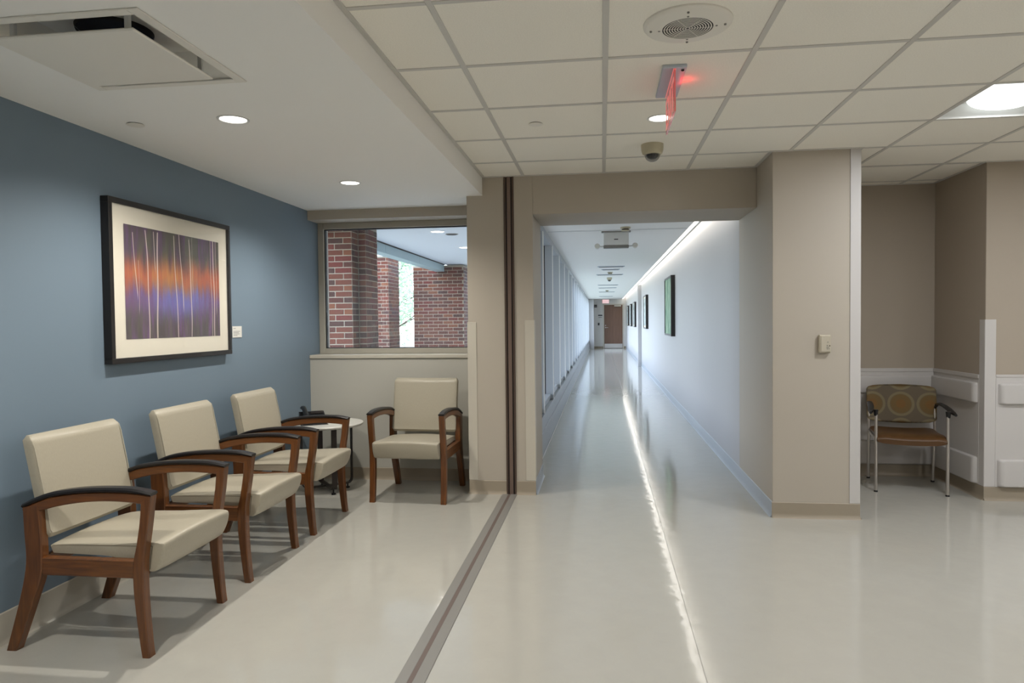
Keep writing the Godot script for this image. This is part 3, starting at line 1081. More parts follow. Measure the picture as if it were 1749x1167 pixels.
	var pad := put("backrest", MB.new().loft(rings).mesh(45), M.cream_vinyl, c)
	for s in [-1.0, 1.0]:
		var edge := []
		for k in cs.size():
			edge.append(Vector3(s * 0.2585, clampf(cs[k][0], 0.488, 0.864), cs[k][1] + 0.0262))
		put("piping", MB.new().tube(edge, 0.0026, 6).mesh(60), M.cream_vinyl, pad)
	return c


func copy_of(o: Node3D, at: Vector3, turn: float, label: String) -> Node3D:
	var c := o.duplicate() as Node3D
	c.name = numbered(String(o.name))
	add_child(c)
	c.position = at
	c.rotation.y = turn
	c.set_meta("label", label)
	return c


func furniture() -> void:
	var c := lounge_chair()
	c.position = Vector3(-2.10, 0, -2.835)
	c.rotation.y = PI / 2
	copy_of(c, Vector3(-2.10, 0, -3.642), PI / 2, "cream vinyl lounge chair with walnut arms, middle of the row of three")
	copy_of(c, Vector3(-2.095, 0, -4.444), PI / 2, "cream vinyl lounge chair with walnut arms, next to the round table")
	copy_of(c, Vector3(-1.425, 0, -5.243), -0.035, "cream vinyl lounge chair facing the viewer below the window")
	side_table()
	phone()
	patterned_chair()


func side_table() -> void:
	var t := thing("side_table", "round white side table with dark metal legs in the corner", "table", Vector3(-2.19, 0, -5.30))
	put("tabletop", MB.new().lathe([Vector2(0.262, 0.520), Vector2(0.284, 0.526), Vector2(0.290, 0.534), Vector2(0.290, 0.541), Vector2(0.286, 0.545)], Vector3.ZERO, 48).mesh(), M.white_gloss, t)
	for k in 4:
		var a := deg_to_rad(52.0 + 90.0 * k)
		var d := Vector3(cos(a), 0, sin(a))
		var side := Vector3(-d.z, 0, d.x)
		# flat bar: down, round a bend, then in to the middle
		var path := [Vector2(0.200, 0.521), Vector2(0.200, 0.085), Vector2(0.195, 0.062), Vector2(0.180, 0.046), Vector2(0.160, 0.042), Vector2(0.0, 0.042)]
		var rings := []
		for i in path.size():
			var q: Vector2 = (path[mini(i + 1, path.size() - 1)] - path[maxi(i - 1, 0)]).normalized()
			var nn := Vector2(-q.y, q.x) * 0.004
			var r := PackedVector3Array()
			for e in [[1, -1], [1, 1], [-1, 1], [-1, -1]]:
				var p: Vector2 = path[i] + nn * e[0]
				r.append(d * p.x + Vector3(0, p.y, 0) + side * 0.021 * e[1])
			rings.append(r)
		var leg := put("leg", MB.new().loft(rings).mesh(30), M.dark_steel, t)
		put("foot", MB.new().lathe([Vector2(0.016, 0.0), Vector2(0.016, 0.012), Vector2(0.006, 0.014), Vector2(0.006, 0.042)], d * 0.165, 14).mesh(), M.black_rubber, leg)


func phone() -> void:
	var t := thing("desk_phone", "black desk telephone on the round white side table", "telephone", Vector3(-2.285, 0.545, -5.235), 0.55)
	# wedge body
	var poly := PackedVector2Array([Vector2(-0.10, 0.004), Vector2(0.10, 0.004), Vector2(0.105, 0.020), Vector2(0.095, 0.026), Vector2(-0.07, 0.088), Vector2(-0.095, 0.088)])
	put("body", MB.new().prism(poly, -0.085, 0.105, func(x, y, d): return Vector3(d, y, x)).mesh(), M.black_plastic, t)
	put("foot_plate", MB.new().box(Vector3(0.01, 0.003, 0.0), Vector3(0.205, 0.006, 0.215), 0.002).mesh(), M.black_rubber, t)
	var slope := Basis(Vector3.RIGHT, atan2(0.062, 0.165))
	var keys := MB.new()
	for i in 3:
		for j in 4:
			keys.box(Vector3(0.02 + i * 0.022, 0.0, 0) + Vector3(0, 0.047 - j * 0.0075 + 0.006, 0.02 + j * 0.02), Vector3(0.015, 0.005, 0.012), 0.001, slope)
	put("keypad", keys.mesh(), M.plate_grey, t)
	put("display", MB.new().box(Vector3(0.045, 0.083, -0.045), Vector3(0.095, 0.006, 0.04), 0.001, slope).mesh(), M.dark_steel, t)
	# handset lying on the cradle at one side, raised on the slope
	var rings := []
	for k in 15:
		var f := k / 14.0
		var z := lerpf(0.11, -0.10, f)
		var ends := pow(absf(f - 0.5) * 2.0, 3.0)
		var y := 0.060 + 0.062 * f + 0.018 * (1.0 - pow((f - 0.5) * 2.0, 2.0)) - 0.005 * ends
		var w := 0.019 + 0.008 * ends
		var h := 0.011 + 0.009 * ends
		if k == 0 or k == 14:
			w *= 0.6
			h *= 0.6
		var r := PackedVector3Array()
		for q in 12:
			var a := TAU * q / 12.0
			r.append(Vector3(-0.052 + cos(a) * w, y + sin(a) * h, z))
		rings.append(r)
	put("handset", MB.new().loft(rings).mesh(60), M.black_plastic, t)
	var coil := []
	for k in 90:
		var f := k / 89.0
		var a := f * TAU * 11.0
		coil.append(Vector3(-0.075 - 0.03 * sin(f * PI) + cos(a) * 0.006, 0.012 + 0.045 * f * f + 0.006 + sin(a) * 0.006, 0.02 + 0.075 * f))
	put("cord", MB.new().tube(coil, 0.002, 5).mesh(60), M.black_rubber, t)


func patterned_chair() -> void:
	var t := thing("patterned_armchair", "steel framed armchair with ringed fabric back and brown seat in the alcove", "chair", Vector3(2.362, 0, -5.80), -0.23)
	for s in [-1.0, 1.0]:
		var leg := put("leg", MB.new().tube([Vector3(s * 0.238, 0.006, 0.245), Vector3(s * 0.238, 0.3, 0.245), Vector3(s * 0.238, 0.600, 0.245)], 0.0115, 14).mesh(), M.steel, t)
		put("foot_cap", MB.new().lathe([Vector2(0.0135, 0.0), Vector2(0.0145, 0.004), Vector2(0.0125, 0.012)], Vector3(s * 0.238, 0, 0.245), 14).mesh(), M.black_rubber, leg)
		leg = put("leg", MB.new().tube([Vector3(s * 0.234, 0.006, -0.250), Vector3(s * 0.236, 0.25, -0.215), Vector3(s * 0.236, 0.44, -0.190), Vector3(s * 0.236, 0.56, -0.200), Vector3(s * 0.232, 0.70, -0.232)], 0.0115, 14).mesh(), M.steel, t)
		put("foot_cap", MB.new().lathe([Vector2(0.0135, 0.0), Vector2(0.0145, 0.004), Vector2(0.0125, 0.012)], Vector3(s * 0.234, 0, -0.250), 14).mesh(), M.black_rubber, leg)
		put("side_bar", MB.new().tube([Vector3(s * 0.236, 0.402, 0.245), Vector3(s * 0.236, 0.400, 0.0), Vector3(s * 0.236, 0.410, -0.195)], 0.010, 12).mesh(), M.steel, t)
		# black arm pad, flared outwards at the front
		var top := [Vector3(s * 0.240, 0.610, -0.200), Vector3(s * 0.242, 0.642, -0.15), Vector3(s * 0.246, 0.655, -0.06), Vector3(s * 0.254, 0.652, 0.04), Vector3(s * 0.262, 0.640, 0.14), Vector3(s * 0.272, 0.622, 0.22), Vector3(s * 0.280, 0.612, 0.285)]
		var wide := [0.009, 0.016, 0.020, 0.022, 0.023, 0.022, 0.010]
		var rings := []
		for k in top.size():
			var r := PackedVector3Array()
			for q in 12:
				var a := TAU * q / 12.0
				r.append(top[k] + Vector3(cos(a) * wide[k], sin(a) * 0.010, 0))
			rings.append(r)
		put("arm_pad", MB.new().loft(rings).mesh(60), M.black_plastic, t)
		put("arm_socket", MB.new().lathe([Vector2(0.0135, 0.585), Vector2(0.0150, 0.60), Vector2(0.018, 0.632)], Vector3(s * 0.240, 0, 0.243), 14).mesh(), M.black_plastic, t)
	put("front_bar", MB.new().tube([Vector3(-0.238, 0.402, 0.243), Vector3(0.238, 0.402, 0.243)], 0.010, 12).mesh(), M.steel, t)
	put("rear_bar", MB.new().tube([Vector3(-0.236, 0.405, -0.193), Vector3(0.236, 0.405, -0.193)], 0.010, 12).mesh(), M.steel, t)
	# seat: thin, dished, rolled front
	var rings := []
	for i in 17:
		var x := lerpf(-0.232, 0.232, i / 16.0)
		var e := minf(i, 16 - i)
		var soft: float = [0.35, 0.8, 1.0][mini(int(e), 2)]
		var dish := 0.012 * (1.0 - pow(x / 0.232, 2.0))
		var prof := [Vector2(-0.215, 0.428), Vector2(-0.10, 0.423), Vector2(0.02, 0.425), Vector2(0.13, 0.432), Vector2(0.20, 0.430), Vector2(0.248, 0.416), Vector2(0.268, 0.395)]
		var r := PackedVector3Array()
		for p in smooth(prof, 3):
			r.append(Vector3(x, p.y - dish + 0.021 * soft, p.x))
		var back := smooth(prof, 3)
		back.reverse()
		for p in back:
			r.append(Vector3(x, p.y - dish - 0.014 * soft, p.x - 0.006))
		rings.append(r)
	put("seat", MB.new().loft(rings).mesh(50), M.brown_vinyl, t)
	# back: curved pad with rounded corners
	rings = []
	for i in 25:
		var f := i / 24.0
		var y := lerpf(0.475, 0.787, f)
		var e := minf(f, 1.0 - f) * 0.312
		var corner := clampf(e / 0.045, 0.0, 1.0)
		var hw := lerpf(0.205, 0.252, sqrt(1.0 - pow(1.0 - corner, 2.0)))
		var soft := sqrt(1.0 - pow(1.0 - clampf(e / 0.02, 0.0, 1.0), 2.0))
		var ht := lerpf(0.006, 0.020, soft)
		var sag := 0.016 * (1.0 if f < 0.5 else 0.6)
		var r := PackedVector3Array()
		for q in 40:
			var a := TAU * q / 40.0
			var cx := signf(cos(a)) * pow(absf(cos(a)), 0.30)
			var cz := signf(sin(a)) * pow(absf(sin(a)), 0.5)
			var bow := 0.035 * cx * cx
			var yy := y + (sag * cx * cx * (1.0 if f < 0.5 else -1.0)) * (1.0 - corner * 0.6)
			r.append(Vector3(cx * hw, yy, -0.225 - 0.05 * f + cz * ht + bow))
		rings.append(r)
	put("backrest", MB.new().loft(rings).mesh(50), M.ring_fabric, t)


# ------------------------------------------------------------------ pictures
func print_image() -> ImageTexture:
	var w := 720
	var h := 480
	var im := Image.create(w, h, false, Image.FORMAT_RGB8)
	var n1 := noise(0.035, 101, 4)
	var n2 := noise(0.012, 102, 3)
	var n3 := noise(0.09, 103, 2)
	var dark := Color(0.17, 0.09, 0.13)
	var plum := Color(0.30, 0.11, 0.34)
	var olive := Color(0.24, 0.25, 0.13)
	var rust := Color(0.66, 0.28, 0.06)
	var gold := Color(0.71, 0.44, 0.12)
	var iris := Color(0.38, 0.36, 0.66)
	var lilac := Color(0.37, 0.19, 0.42)
	for x in w:
		var u := float(x) / w
		for y in h:
			var v := float(y) / h
			var a := n1.get_noise_2d(x * 0.9, y * 0.07)
			var b := n2.get_noise_2d(x * 1.0, y * 0.25)
			var s := v + 0.07 * b + 0.035 * a
			var top := dark.lerp(plum, clampf(0.45 + a * 1.4, 0, 1)).lerp(olive, clampf(b * 1.8 + 0.15, 0, 0.8))
			var fire := rust.lerp(gold, clampf(0.9 - absf(u - 0.42) * 2.4 + a, 0, 1))
			var sky := lilac.lerp(iris, clampf(1.25 - absf(u - 0.55) * 2.6 + a * 0.6, 0, 1))
			var low := dark.lerp(lilac, clampf(0.35 + b * 1.4, 0, 1)).lerp(olive, clampf(a * 1.2 + 0.1, 0, 0.6))
			var c := top.lerp(fire, smoothstep(0.18, 0.42, s))
			c = c.lerp(sky, smoothstep(0.42, 0.64, s))
			c = c.lerp(low, smoothstep(0.66, 0.94, s + 0.16 * absf(u - 0.5)))
			c = c * (1.0 + 0.10 * n3.get_noise_2d(x * 2.0, y * 0.08))
			im.set_pixel(x, y, Color(clampf(c.r, 0, 1), clampf(c.g, 0, 1), clampf(c.b, 0, 1)))
	# pale trunks: top, middle, bottom position, thickness, extent
	var trunks := [[0.070, 0.105, 0.125, 3.0, 0.06, 0.66], [0.115, 0.13, 0.12, 1.6, 0.30, 0.80], [0.19, 0.222, 0.21, 4.5, 0.02, 1.0], [0.31, 0.297, 0.29, 6.0, 0.02, 1.0], [0.265, 0.292, 0.295, 3.0, 0.02, 0.42],
		[0.47, 0.49, 0.505, 4.0, 0.02, 1.0], [0.53, 0.56, 0.578, 4.0, 0.0, 0.76], [0.635, 0.665, 0.65, 4.5, 0.03, 1.0], [0.67, 0.675, 0.68, 1.5, 0.0, 0.6], [0.89, 0.898, 0.905, 2.5, 0.0, 1.0], [0.925, 0.935, 0.93, 5.5, 0.0, 1.0], [0.96, 0.965, 0.962, 2.2, 0.0, 0.8]]
	for t in trunks:
		for y in h:
			var v := float(y) / h
			if v < t[4] or v > t[5]:
				continue
			var c0: float = lerpf(lerpf(t[0], t[1], v), lerpf(t[1], t[2], v), v)
			var fade: float = clampf((t[5] - v) * 14.0, 0.0, 1.0) if t[5] < 1.0 else 1.0
			var cx := c0 * w + 2.0 * sin(v * 9.0 + t[0] * 30.0)
			for x in range(int(cx - t[3] - 1), int(cx + t[3] + 2)):
				if x < 0 or x >= w:
					continue
				var k: float = clampf(t[3] * 0.75 - absf(x - cx) + 0.5, 0.0, 1.0) * fade * 0.82
				im.set_pixel(x, y, im.get_pixel(x, y).lerp(Color(0.83, 0.76, 0.72), k))
	return ImageTexture.create_from_image(im)


func framed(called: String, label: String, group: String, at: Vector3, turn: float, w: float, h: float, depth: float, bar: float, margin: float, art: Material, board: Material) -> Node3D:
	# hangs with its back on the wall at "at" (centre), facing local +z
	var t := thing(called, label, "picture", at, turn, group)
	var b := bar
	put("frame_rail", MB.new().span(Vector3(-w / 2, h / 2 - b, 0), Vector3(w / 2, h / 2, depth), 0.002).mesh(), M.frame_black, t)
	put("frame_rail", MB.new().span(Vector3(-w / 2, -h / 2, 0), Vector3(w / 2, -h / 2 + b, depth), 0.002).mesh(), M.frame_black, t)
	put("frame_rail", MB.new().span(Vector3(-w / 2, -h / 2 + b, 0), Vector3(-w / 2 + b, h / 2 - b, depth), 0.002).mesh(), M.frame_black, t)
	put("frame_rail", MB.new().span(Vector3(w / 2 - b, -h / 2 + b, 0), Vector3(w / 2, h / 2 - b, depth), 0.002).mesh(), M.frame_black, t)
	put("mat_board", MB.new().span(Vector3(-w / 2 + b, -h / 2 + b, 0.004), Vector3(w / 2 - b, h / 2 - b, depth - 0.014)).mesh(), board, t)
	var q := QuadMesh.new()
	q.size = Vector2(w - 2 * b - 2 * margin, h - 2 * b - 2 * margin)
	var o := put("art_print", q, art, t)
	o.position.z = depth - 0.0125
	return t


func pictures() -> void:
	var art := mat("print_ink", Color(1, 1, 1), 0.6)
	art.albedo_texture = print_image()
	var t := framed("framed_picture", "large black framed print of pale birch trunks on the blue wall", "", Vector3(XL, 1.5665, -3.797), PI / 2, 1.15, 0.852, 0.046, 0.028, 0.096, art, M.mat_board)
	put("glazing", MB.new().span(Vector3(-0.547, -0.398, 0.038), Vector3(0.547, 0.398, 0.040)).mesh(), M.picture_glass, t)
	t = thing("picture_caption", "small white caption card on the blue wall beside the large print", "card", Vector3(XL, 1.285, -4.515), PI / 2)
	put("card", MB.new().box(Vector3(0, 0, 0.002), Vector3(0.122, 0.078, 0.004), 0.0008).mesh(), M.white_gloss, t)
	for k in 5:
		var wd: float = [0.03, 0.085, 0.07, 0.08, 0.05][k]
		put("printed_line", MB.new().box(Vector3(-0.05 + wd / 2.0, [0.024, 0.004, -0.005, -0.014, -0.024][k], 0.0042), Vector3(wd, 0.0035, 0.0004)).mesh(), M.plate_grey, t)


# ------------------------------------------------------------------ on the ceilings
func downlight(at: Vector3, r: float, energy: float, label: String, called := "recessed_downlight", group := "round recessed downlights") -> void:
	var t := thing(called, label, "light", at, 0.0, group)
	put("trim_ring", MB.new().lathe([Vector2(r * 1.20, 0.0), Vector2(r * 1.19, -0.003), Vector2(r * 1.04, -0.004), Vector2(r * 0.98, -0.001)], Vector3.ZERO, 32, Basis(), false).mesh(), M.white_metal, t)
	put("lens", MB.new().lathe([Vector2(r * 1.0, 0.004), Vector2(r * 0.99, -0.001), Vector2(r * 0.6, -0.0025)], Vector3.ZERO, 32).mesh(), M.downlight_lens, t)
	lamp_down("beam", Vector3(0, -0.012, 0), energy, WARM, 74.0, r * 0.35, t)


func troffer(i: int, j: int, label: String) -> void:
	var at := Vector3(GX + (i + 0.5) * T, CEIL, -(GZ + (j + 0.5) * T))
	var t := thing("ceiling_troffer", label, "light", at, 0.0, "square recessed ceiling lights")
	var h := T / 2 - 0.012
	# shallow pan: sloping reflectors up to a flat top
	var pan := MB.new()
	var lip := [Vector3(-h, 0.004, -h), Vector3(h, 0.004, -h), Vector3(h, 0.004, h), Vector3(-h, 0.004, h)]
	var up := [Vector3(-h * 0.62, 0.075, -h + 0.015), Vector3(h * 0.62, 0.075, -h + 0.015), Vector3(h * 0.62, 0.075, h - 0.015), Vector3(-h * 0.62, 0.075, h - 0.015)]
	for k in 4:
		pan.quad(lip[k], up[k], up[(k + 1) % 4], lip[(k + 1) % 4])
	pan.quad(up[0], up[3], up[2], up[1])
	put("reflector", pan.mesh(20), M.white_metal, t)
	put("housing", MB.new().span(Vector3(-h, 0.08, -h), Vector3(h, 0.11, h)).mesh(), M.white_metal, t)
	# rounded basket lens along z
	var rings := []
	var zs := [-0.262, -0.258, -0.245, -0.22, -0.15, 0.0, 0.15, 0.22, 0.245, 0.258, 0.262]
	var sc := [0.45, 0.68, 0.85, 0.96, 1.0, 1.0, 1.0, 0.96, 0.85, 0.68, 0.45]
	for k in zs.size():
		var r := PackedVector3Array()
		for q in 20:
			var a := PI * q / 19.0
			r.append(Vector3(cos(a) * 0.175 * sc[k], 0.070 - sin(a) * 0.055 * sc[k], zs[k]))
		rings.append(r)
	put("lens", MB.new().loft(rings).mesh(60), M.troffer_lens, t)
	area_down("panel_light", Vector3(0, 0.012, 0), Vector2(0.16, 0.36), TROFFER, COOL, t)


func dome_camera(at: Vector3, r: float, label: String) -> void:
	var t := thing("dome_camera", label, "camera", at)
	put("base", MB.new().lathe([Vector2(r, 0.0), Vector2(r, -r * 0.22), Vector2(r * 0.97, -r * 0.55), Vector2(r * 0.88, -r * 0.82), Vector2(r * 0.74, -r * 0.92)], Vector3.ZERO, 32).mesh(45), M.cream_plastic, t)
	var prof := []
	for k in 9:
		var a := PI / 2 * k / 8.0
		prof.append(Vector2(maxf(cos(a), 0.03) * r * 0.70, -r * 0.90 - sin(a) * r * 0.66))
	put("dome", MB.new().lathe(prof, Vector3.ZERO, 28, Basis(), false).mesh(60), M.smoke_dome, t)
	prof = []
	for k in 7:
		var a := PI / 2 * k / 6.0
		prof.append(Vector2(maxf(cos(a), 0.03) * r * 0.56, -r * 0.92 - sin(a) * r * 0.40))
	var eye := put("shroud", MB.new().lathe(prof, Vector3.ZERO, 20).mesh(60), M.black_plastic, t)
	put("objective", MB.new().lathe([Vector2(r * 0.2, 0.0), Vector2(r * 0.2, r * 0.16), Vector2(r * 0.12, r * 0.18)], Vector3(0, -r * 1.12, r * 0.38), 16, Basis(Vector3.RIGHT, 1.1)).mesh(), M.duct_dark, eye)


func ceiling_things() -> void:
	downlight(Vector3(-1.72, SOF, -3.118), 0.062, DOWNLIGHT, "lit round downlight in the plaster ceiling nearer the square diffuser")
	downlight(Vector3(-1.716, SOF, -4.645), 0.062, DOWNLIGHT, "lit round downlight in the plaster ceiling nearer the window")
	downlight(Vector3(-1.72, SOF, -1.59), 0.062, DOWNLIGHT, "lit round downlight in the plaster ceiling behind the square diffuser")
	downlight(Vector3(0.327, CEIL + 0.003, -3.93), 0.062, DOWNLIGHT_MAIN, "lit round downlight in the tile ceiling behind the red sign")
	downlight(Vector3(0.327, CEIL + 0.003, -1.48), 0.062, DOWNLIGHT_MAIN, "added unseen round downlight in the tile ceiling above the viewer")  # this one and the next are unseen, added to light the main room
	downlight(Vector3(0.327, CEIL + 0.003, 0.96), 0.062, DOWNLIGHT_MAIN, "added unseen round downlight in the tile ceiling behind the viewer")
	var names := ["glowing square ceiling light with rounded basket lens by the alcove", "added unseen square fill light above and right of the viewer", "added unseen square fill light far right of the viewer", "added unseen square fill light behind the viewer on the right", "added unseen square fill light at the far right beyond the alcove corner", "added unseen square fill light in the far corner behind the viewer", "added unseen square fill light straight behind the viewer"]
	for k in TROFFERS.size():
		troffer(TROFFERS[k][0], TROFFERS[k][1], names[k])

	# sprinkler covers
	for a in [[Vector3(-2.219, SOF, -3.115), "flat round white sprinkler cover in the plaster ceiling"], [Vector3(-0.361, CEIL + 0.003, -3.922), "flat round white sprinkler cover in the tile ceiling"]]:
		var t := thing("sprinkler_cover", a[1], "sprinkler cover", a[0], 0.0, "sprinkler covers")
		put("disc", MB.new().lathe([Vector2(0.040, -0.003), Vector2(0.041, -0.005), Vector2(0.039, -0.0065), Vector2(0.01, -0.007)], Vector3.ZERO, 28).mesh(), M.diffuser_white, t)
		put("skirt", MB.new().lathe([Vector2(0.036, 0.0), Vector2(0.036, -0.003)], Vector3.ZERO, 24).mesh(), M.duct_dark, t)

	# loudspeaker
	var t := thing("ceiling_speaker", "round white ceiling loudspeaker with perforated centre grille", "loudspeaker", Vector3(0.325, CEIL + 0.003, -2.697))
	put("rim", MB.new().lathe([Vector2(0.163, 0.0), Vector2(0.163, -0.006), Vector2(0.156, -0.013), Vector2(0.148, -0.016), Vector2(0.10, -0.021), Vector2(0.093, -0.021), Vector2(0.092, -0.010)], Vector3.ZERO, 56, Basis(), false).mesh(25), M.diffuser_white, t)
	put("backing", MB.new().lathe([Vector2(0.0935, -0.006), Vector2(0.0935, -0.0204)], Vector3.ZERO, 40).mesh(), M.duct_dark, t)
	var g := MB.new()
	for k in 9:
		var r := 0.088 - k * 0.0097
		g.lathe([Vector2(r, -0.0202), Vector2(r, -0.0212), Vector2(r - 0.0042, -0.0212), Vector2(r - 0.0042, -0.0202)], Vector3.ZERO, 40, Basis(), false)
	for k in 6:
		var a := TAU * k / 6.0
		g.box(Vector3(cos(a) * 0.048, -0.0207, sin(a) * 0.048), Vector3(0.085, 0.0010, 0.0022), 0.0, Basis(Vector3.UP, -a))
	put("grille", g.mesh(25), M.diffuser_white, t)
	for k in 4:
		var a := TAU * k / 4.0 + 0.1
		for r in [0.135, 0.104]:
			put("screw", MB.new().lathe([Vector2(0.0045, -0.012), Vector2(0.0045, -0.0215), Vector2(0.002, -0.023)], Vector3(cos(a) * r, 0.0, sin(a) * r), 10).mesh(), M.plate_grey, t)

	# exit sign hung edge-on
	t = thing("exit_sign", "edge-lit red exit sign hanging from a silver ceiling plate", "exit sign", Vector3(0.322, CEIL + 0.002, -3.325))
	put("canopy", MB.new().box(Vector3(0, -0.006, 0), Vector3(0.104, 0.016, 0.415), 0.003).mesh(), M.silver_paint, t)
	put("panel", MB.new().box(Vector3(0, -0.105, 0), Vector3(0.008, 0.185, 0.395), 0.001).mesh(), M.acrylic, t)
	put("led_bar", MB.new().box(Vector3(0, -0.016, 0), Vector3(0.012, 0.008, 0.395), 0.001).mesh(), M.exit_red, t)
	put("indicator", MB.new().lathe([Vector2(0.007, -0.012), Vector2(0.007, -0.018), Vector2(0.004, -0.020)], Vector3(0.036, 0, 0.175), 12).mesh(), M.gasket, t)
	for s in [-1.0, 1.0]:
		var x := TextMesh.new()
		x.text = "EXIT"
		x.font_size = 64
		x.pixel_size = 0.0030
		x.depth = 0.0012
		var o := put("lettering", x, M.exit_red, t)
		o.rotation.y = s * PI / 2
		o.position = Vector3(s * 0.0048, -0.108, 0)
	var red := OmniLight3D.new()
	red.name = "sign_glow"
	t.add_child(red)
	red.position = Vector3(0.062, -0.030, 0.0)
	red.light_color = Color(1.0, 0.10, 0.08)
	red.light_energy = 0.0025
	red.light_size = 0.02
	red.omni_range = 8.0
	red.omni_attenuation = 2.0
	red.shadow_enabled = true

	dome_camera(Vector3(0.323, CEIL + 0.003, -4.51), 0.070, "cream dome camera on the tile ceiling above the corridor mouth")

	# square plaque diffuser
	t = thing("air_diffuser", "square white plaque air diffuser in the plaster ceiling", "diffuser", Vector3((DX0 + DX1) / 2, SOF, (DZ0 + DZ1) / 2))
	var hx := (DX1 - DX0) / 2
	var hz := (DZ0 - DZ1) / 2
	for s in [-1.0, 1.0]:
		put("flange", MB.new().span(Vector3(s * (hx - 0.012), -0.006, -hz - 0.025), Vector3(s * (hx + 0.025), 0.0, hz + 0.025), 0.002).mesh(), M.diffuser_white, t)
		put("flange", MB.new().span(Vector3(-hx + 0.012, -0.006, s * (hz - 0.012)), Vector3(hx - 0.012, 0.0, s * (hz + 0.025)), 0.002).mesh(), M.diffuser_white, t)
	var pan := MB.new()
	var lo := [Vector3(-hx, 0.0, -hz), Vector3(hx, 0.0, -hz), Vector3(hx, 0.0, hz), Vector3(-hx, 0.0, hz)]
	var hi := [Vector3(-hx * 0.72, 0.085, -hz * 0.72), Vector3(hx * 0.72, 0.085, -hz * 0.72), Vector3(hx * 0.72, 0.085, hz * 0.72), Vector3(-hx * 0.72, 0.085, hz * 0.72)]
	for k in 4:
		pan.quad(lo[k], hi[k], hi[(k + 1) % 4], lo[(k + 1) % 4])
	# flat top with a round hole for the neck
	for k in 48:
		var a0 := TAU * k / 48.0
		var a1 := TAU * (k + 1) / 48.0
		var p0 := Vector3(cos(a0), 0, sin(a0))
		var p1 := Vector3(cos(a1), 0, sin(a1))
		var q0 := p0 / maxf(absf(p0.x) / (hx * 0.72), absf(p0.z) / (hz * 0.72))
		var q1 := p1 / maxf(absf(p1.x) / (hx * 0.72), absf(p1.z) / (hz * 0.72))
		var y := Vector3(0, 0.085, 0)
		pan.quad(p0 * 0.125 + y, q0 + y, q1 + y, p1 * 0.125 + y)
	put("pan", pan.mesh(25), M.diffuser_white, t)
	put("neck", MB.new().lathe([Vector2(0.123, 0.072), Vector2(0.126, 0.085), Vector2(0.125, 0.24), Vector2(0.02, 0.24)], Vector3.ZERO, 40, Basis(), false).mesh(), M.duct_dark, t)
	put("plaque", MB.new().box(Vector3(0.005, -0.028, 0.022), Vector3(0.49, 0.010, 0.462), 0.004).mesh(), M.diffuser_white, t)
	for s in [[-1, -1], [1, -1], [1, 1], [-1, 1]]:
		put("hanger", MB.new().box(Vector3(s[0] * 0.205, 0.03, s[1] * 0.205 + 0.01), Vector3(0.018, 0.11, 0.014), 0.002).mesh(), M.white_metal, t)

	# control box on the column
	t = thing("wall_control", "beige wall control box with small buttons on the column", "control box", Vector3(1.455, 1.166, ZCOL))
	put("box", MB.new().box(Vector3(0, 0, 0.015), Vector3(0.075, 0.120, 0.030), 0.005).mesh(), M.beige_plastic, t)
	put("cover", MB.new().box(Vector3(0.003, 0.0, 0.031), Vector3(0.062, 0.104, 0.006), 0.002).mesh(), M.beige_plastic, t)
	put("knob", MB.new().lathe([Vector2(0.0035, 0.0), Vector2(0.0035, 0.004)], Vector3(0.027, -0.012, 0.033), 12, Basis(Vector3.RIGHT, PI / 2)).mesh(), M.gasket, t)
	for k in [[0.016, 0.012], [0.012, -0.010], [0.010, -0.022], [0.018, -0.022], [0.012, -0.032], [0.022, -0.032]]:
		put("button", MB.new().box(Vector3(k[0], k[1], 0.0345), Vector3(0.006, 0.006, 0.002), 0.0005).mesh(), M.plate_grey, t)


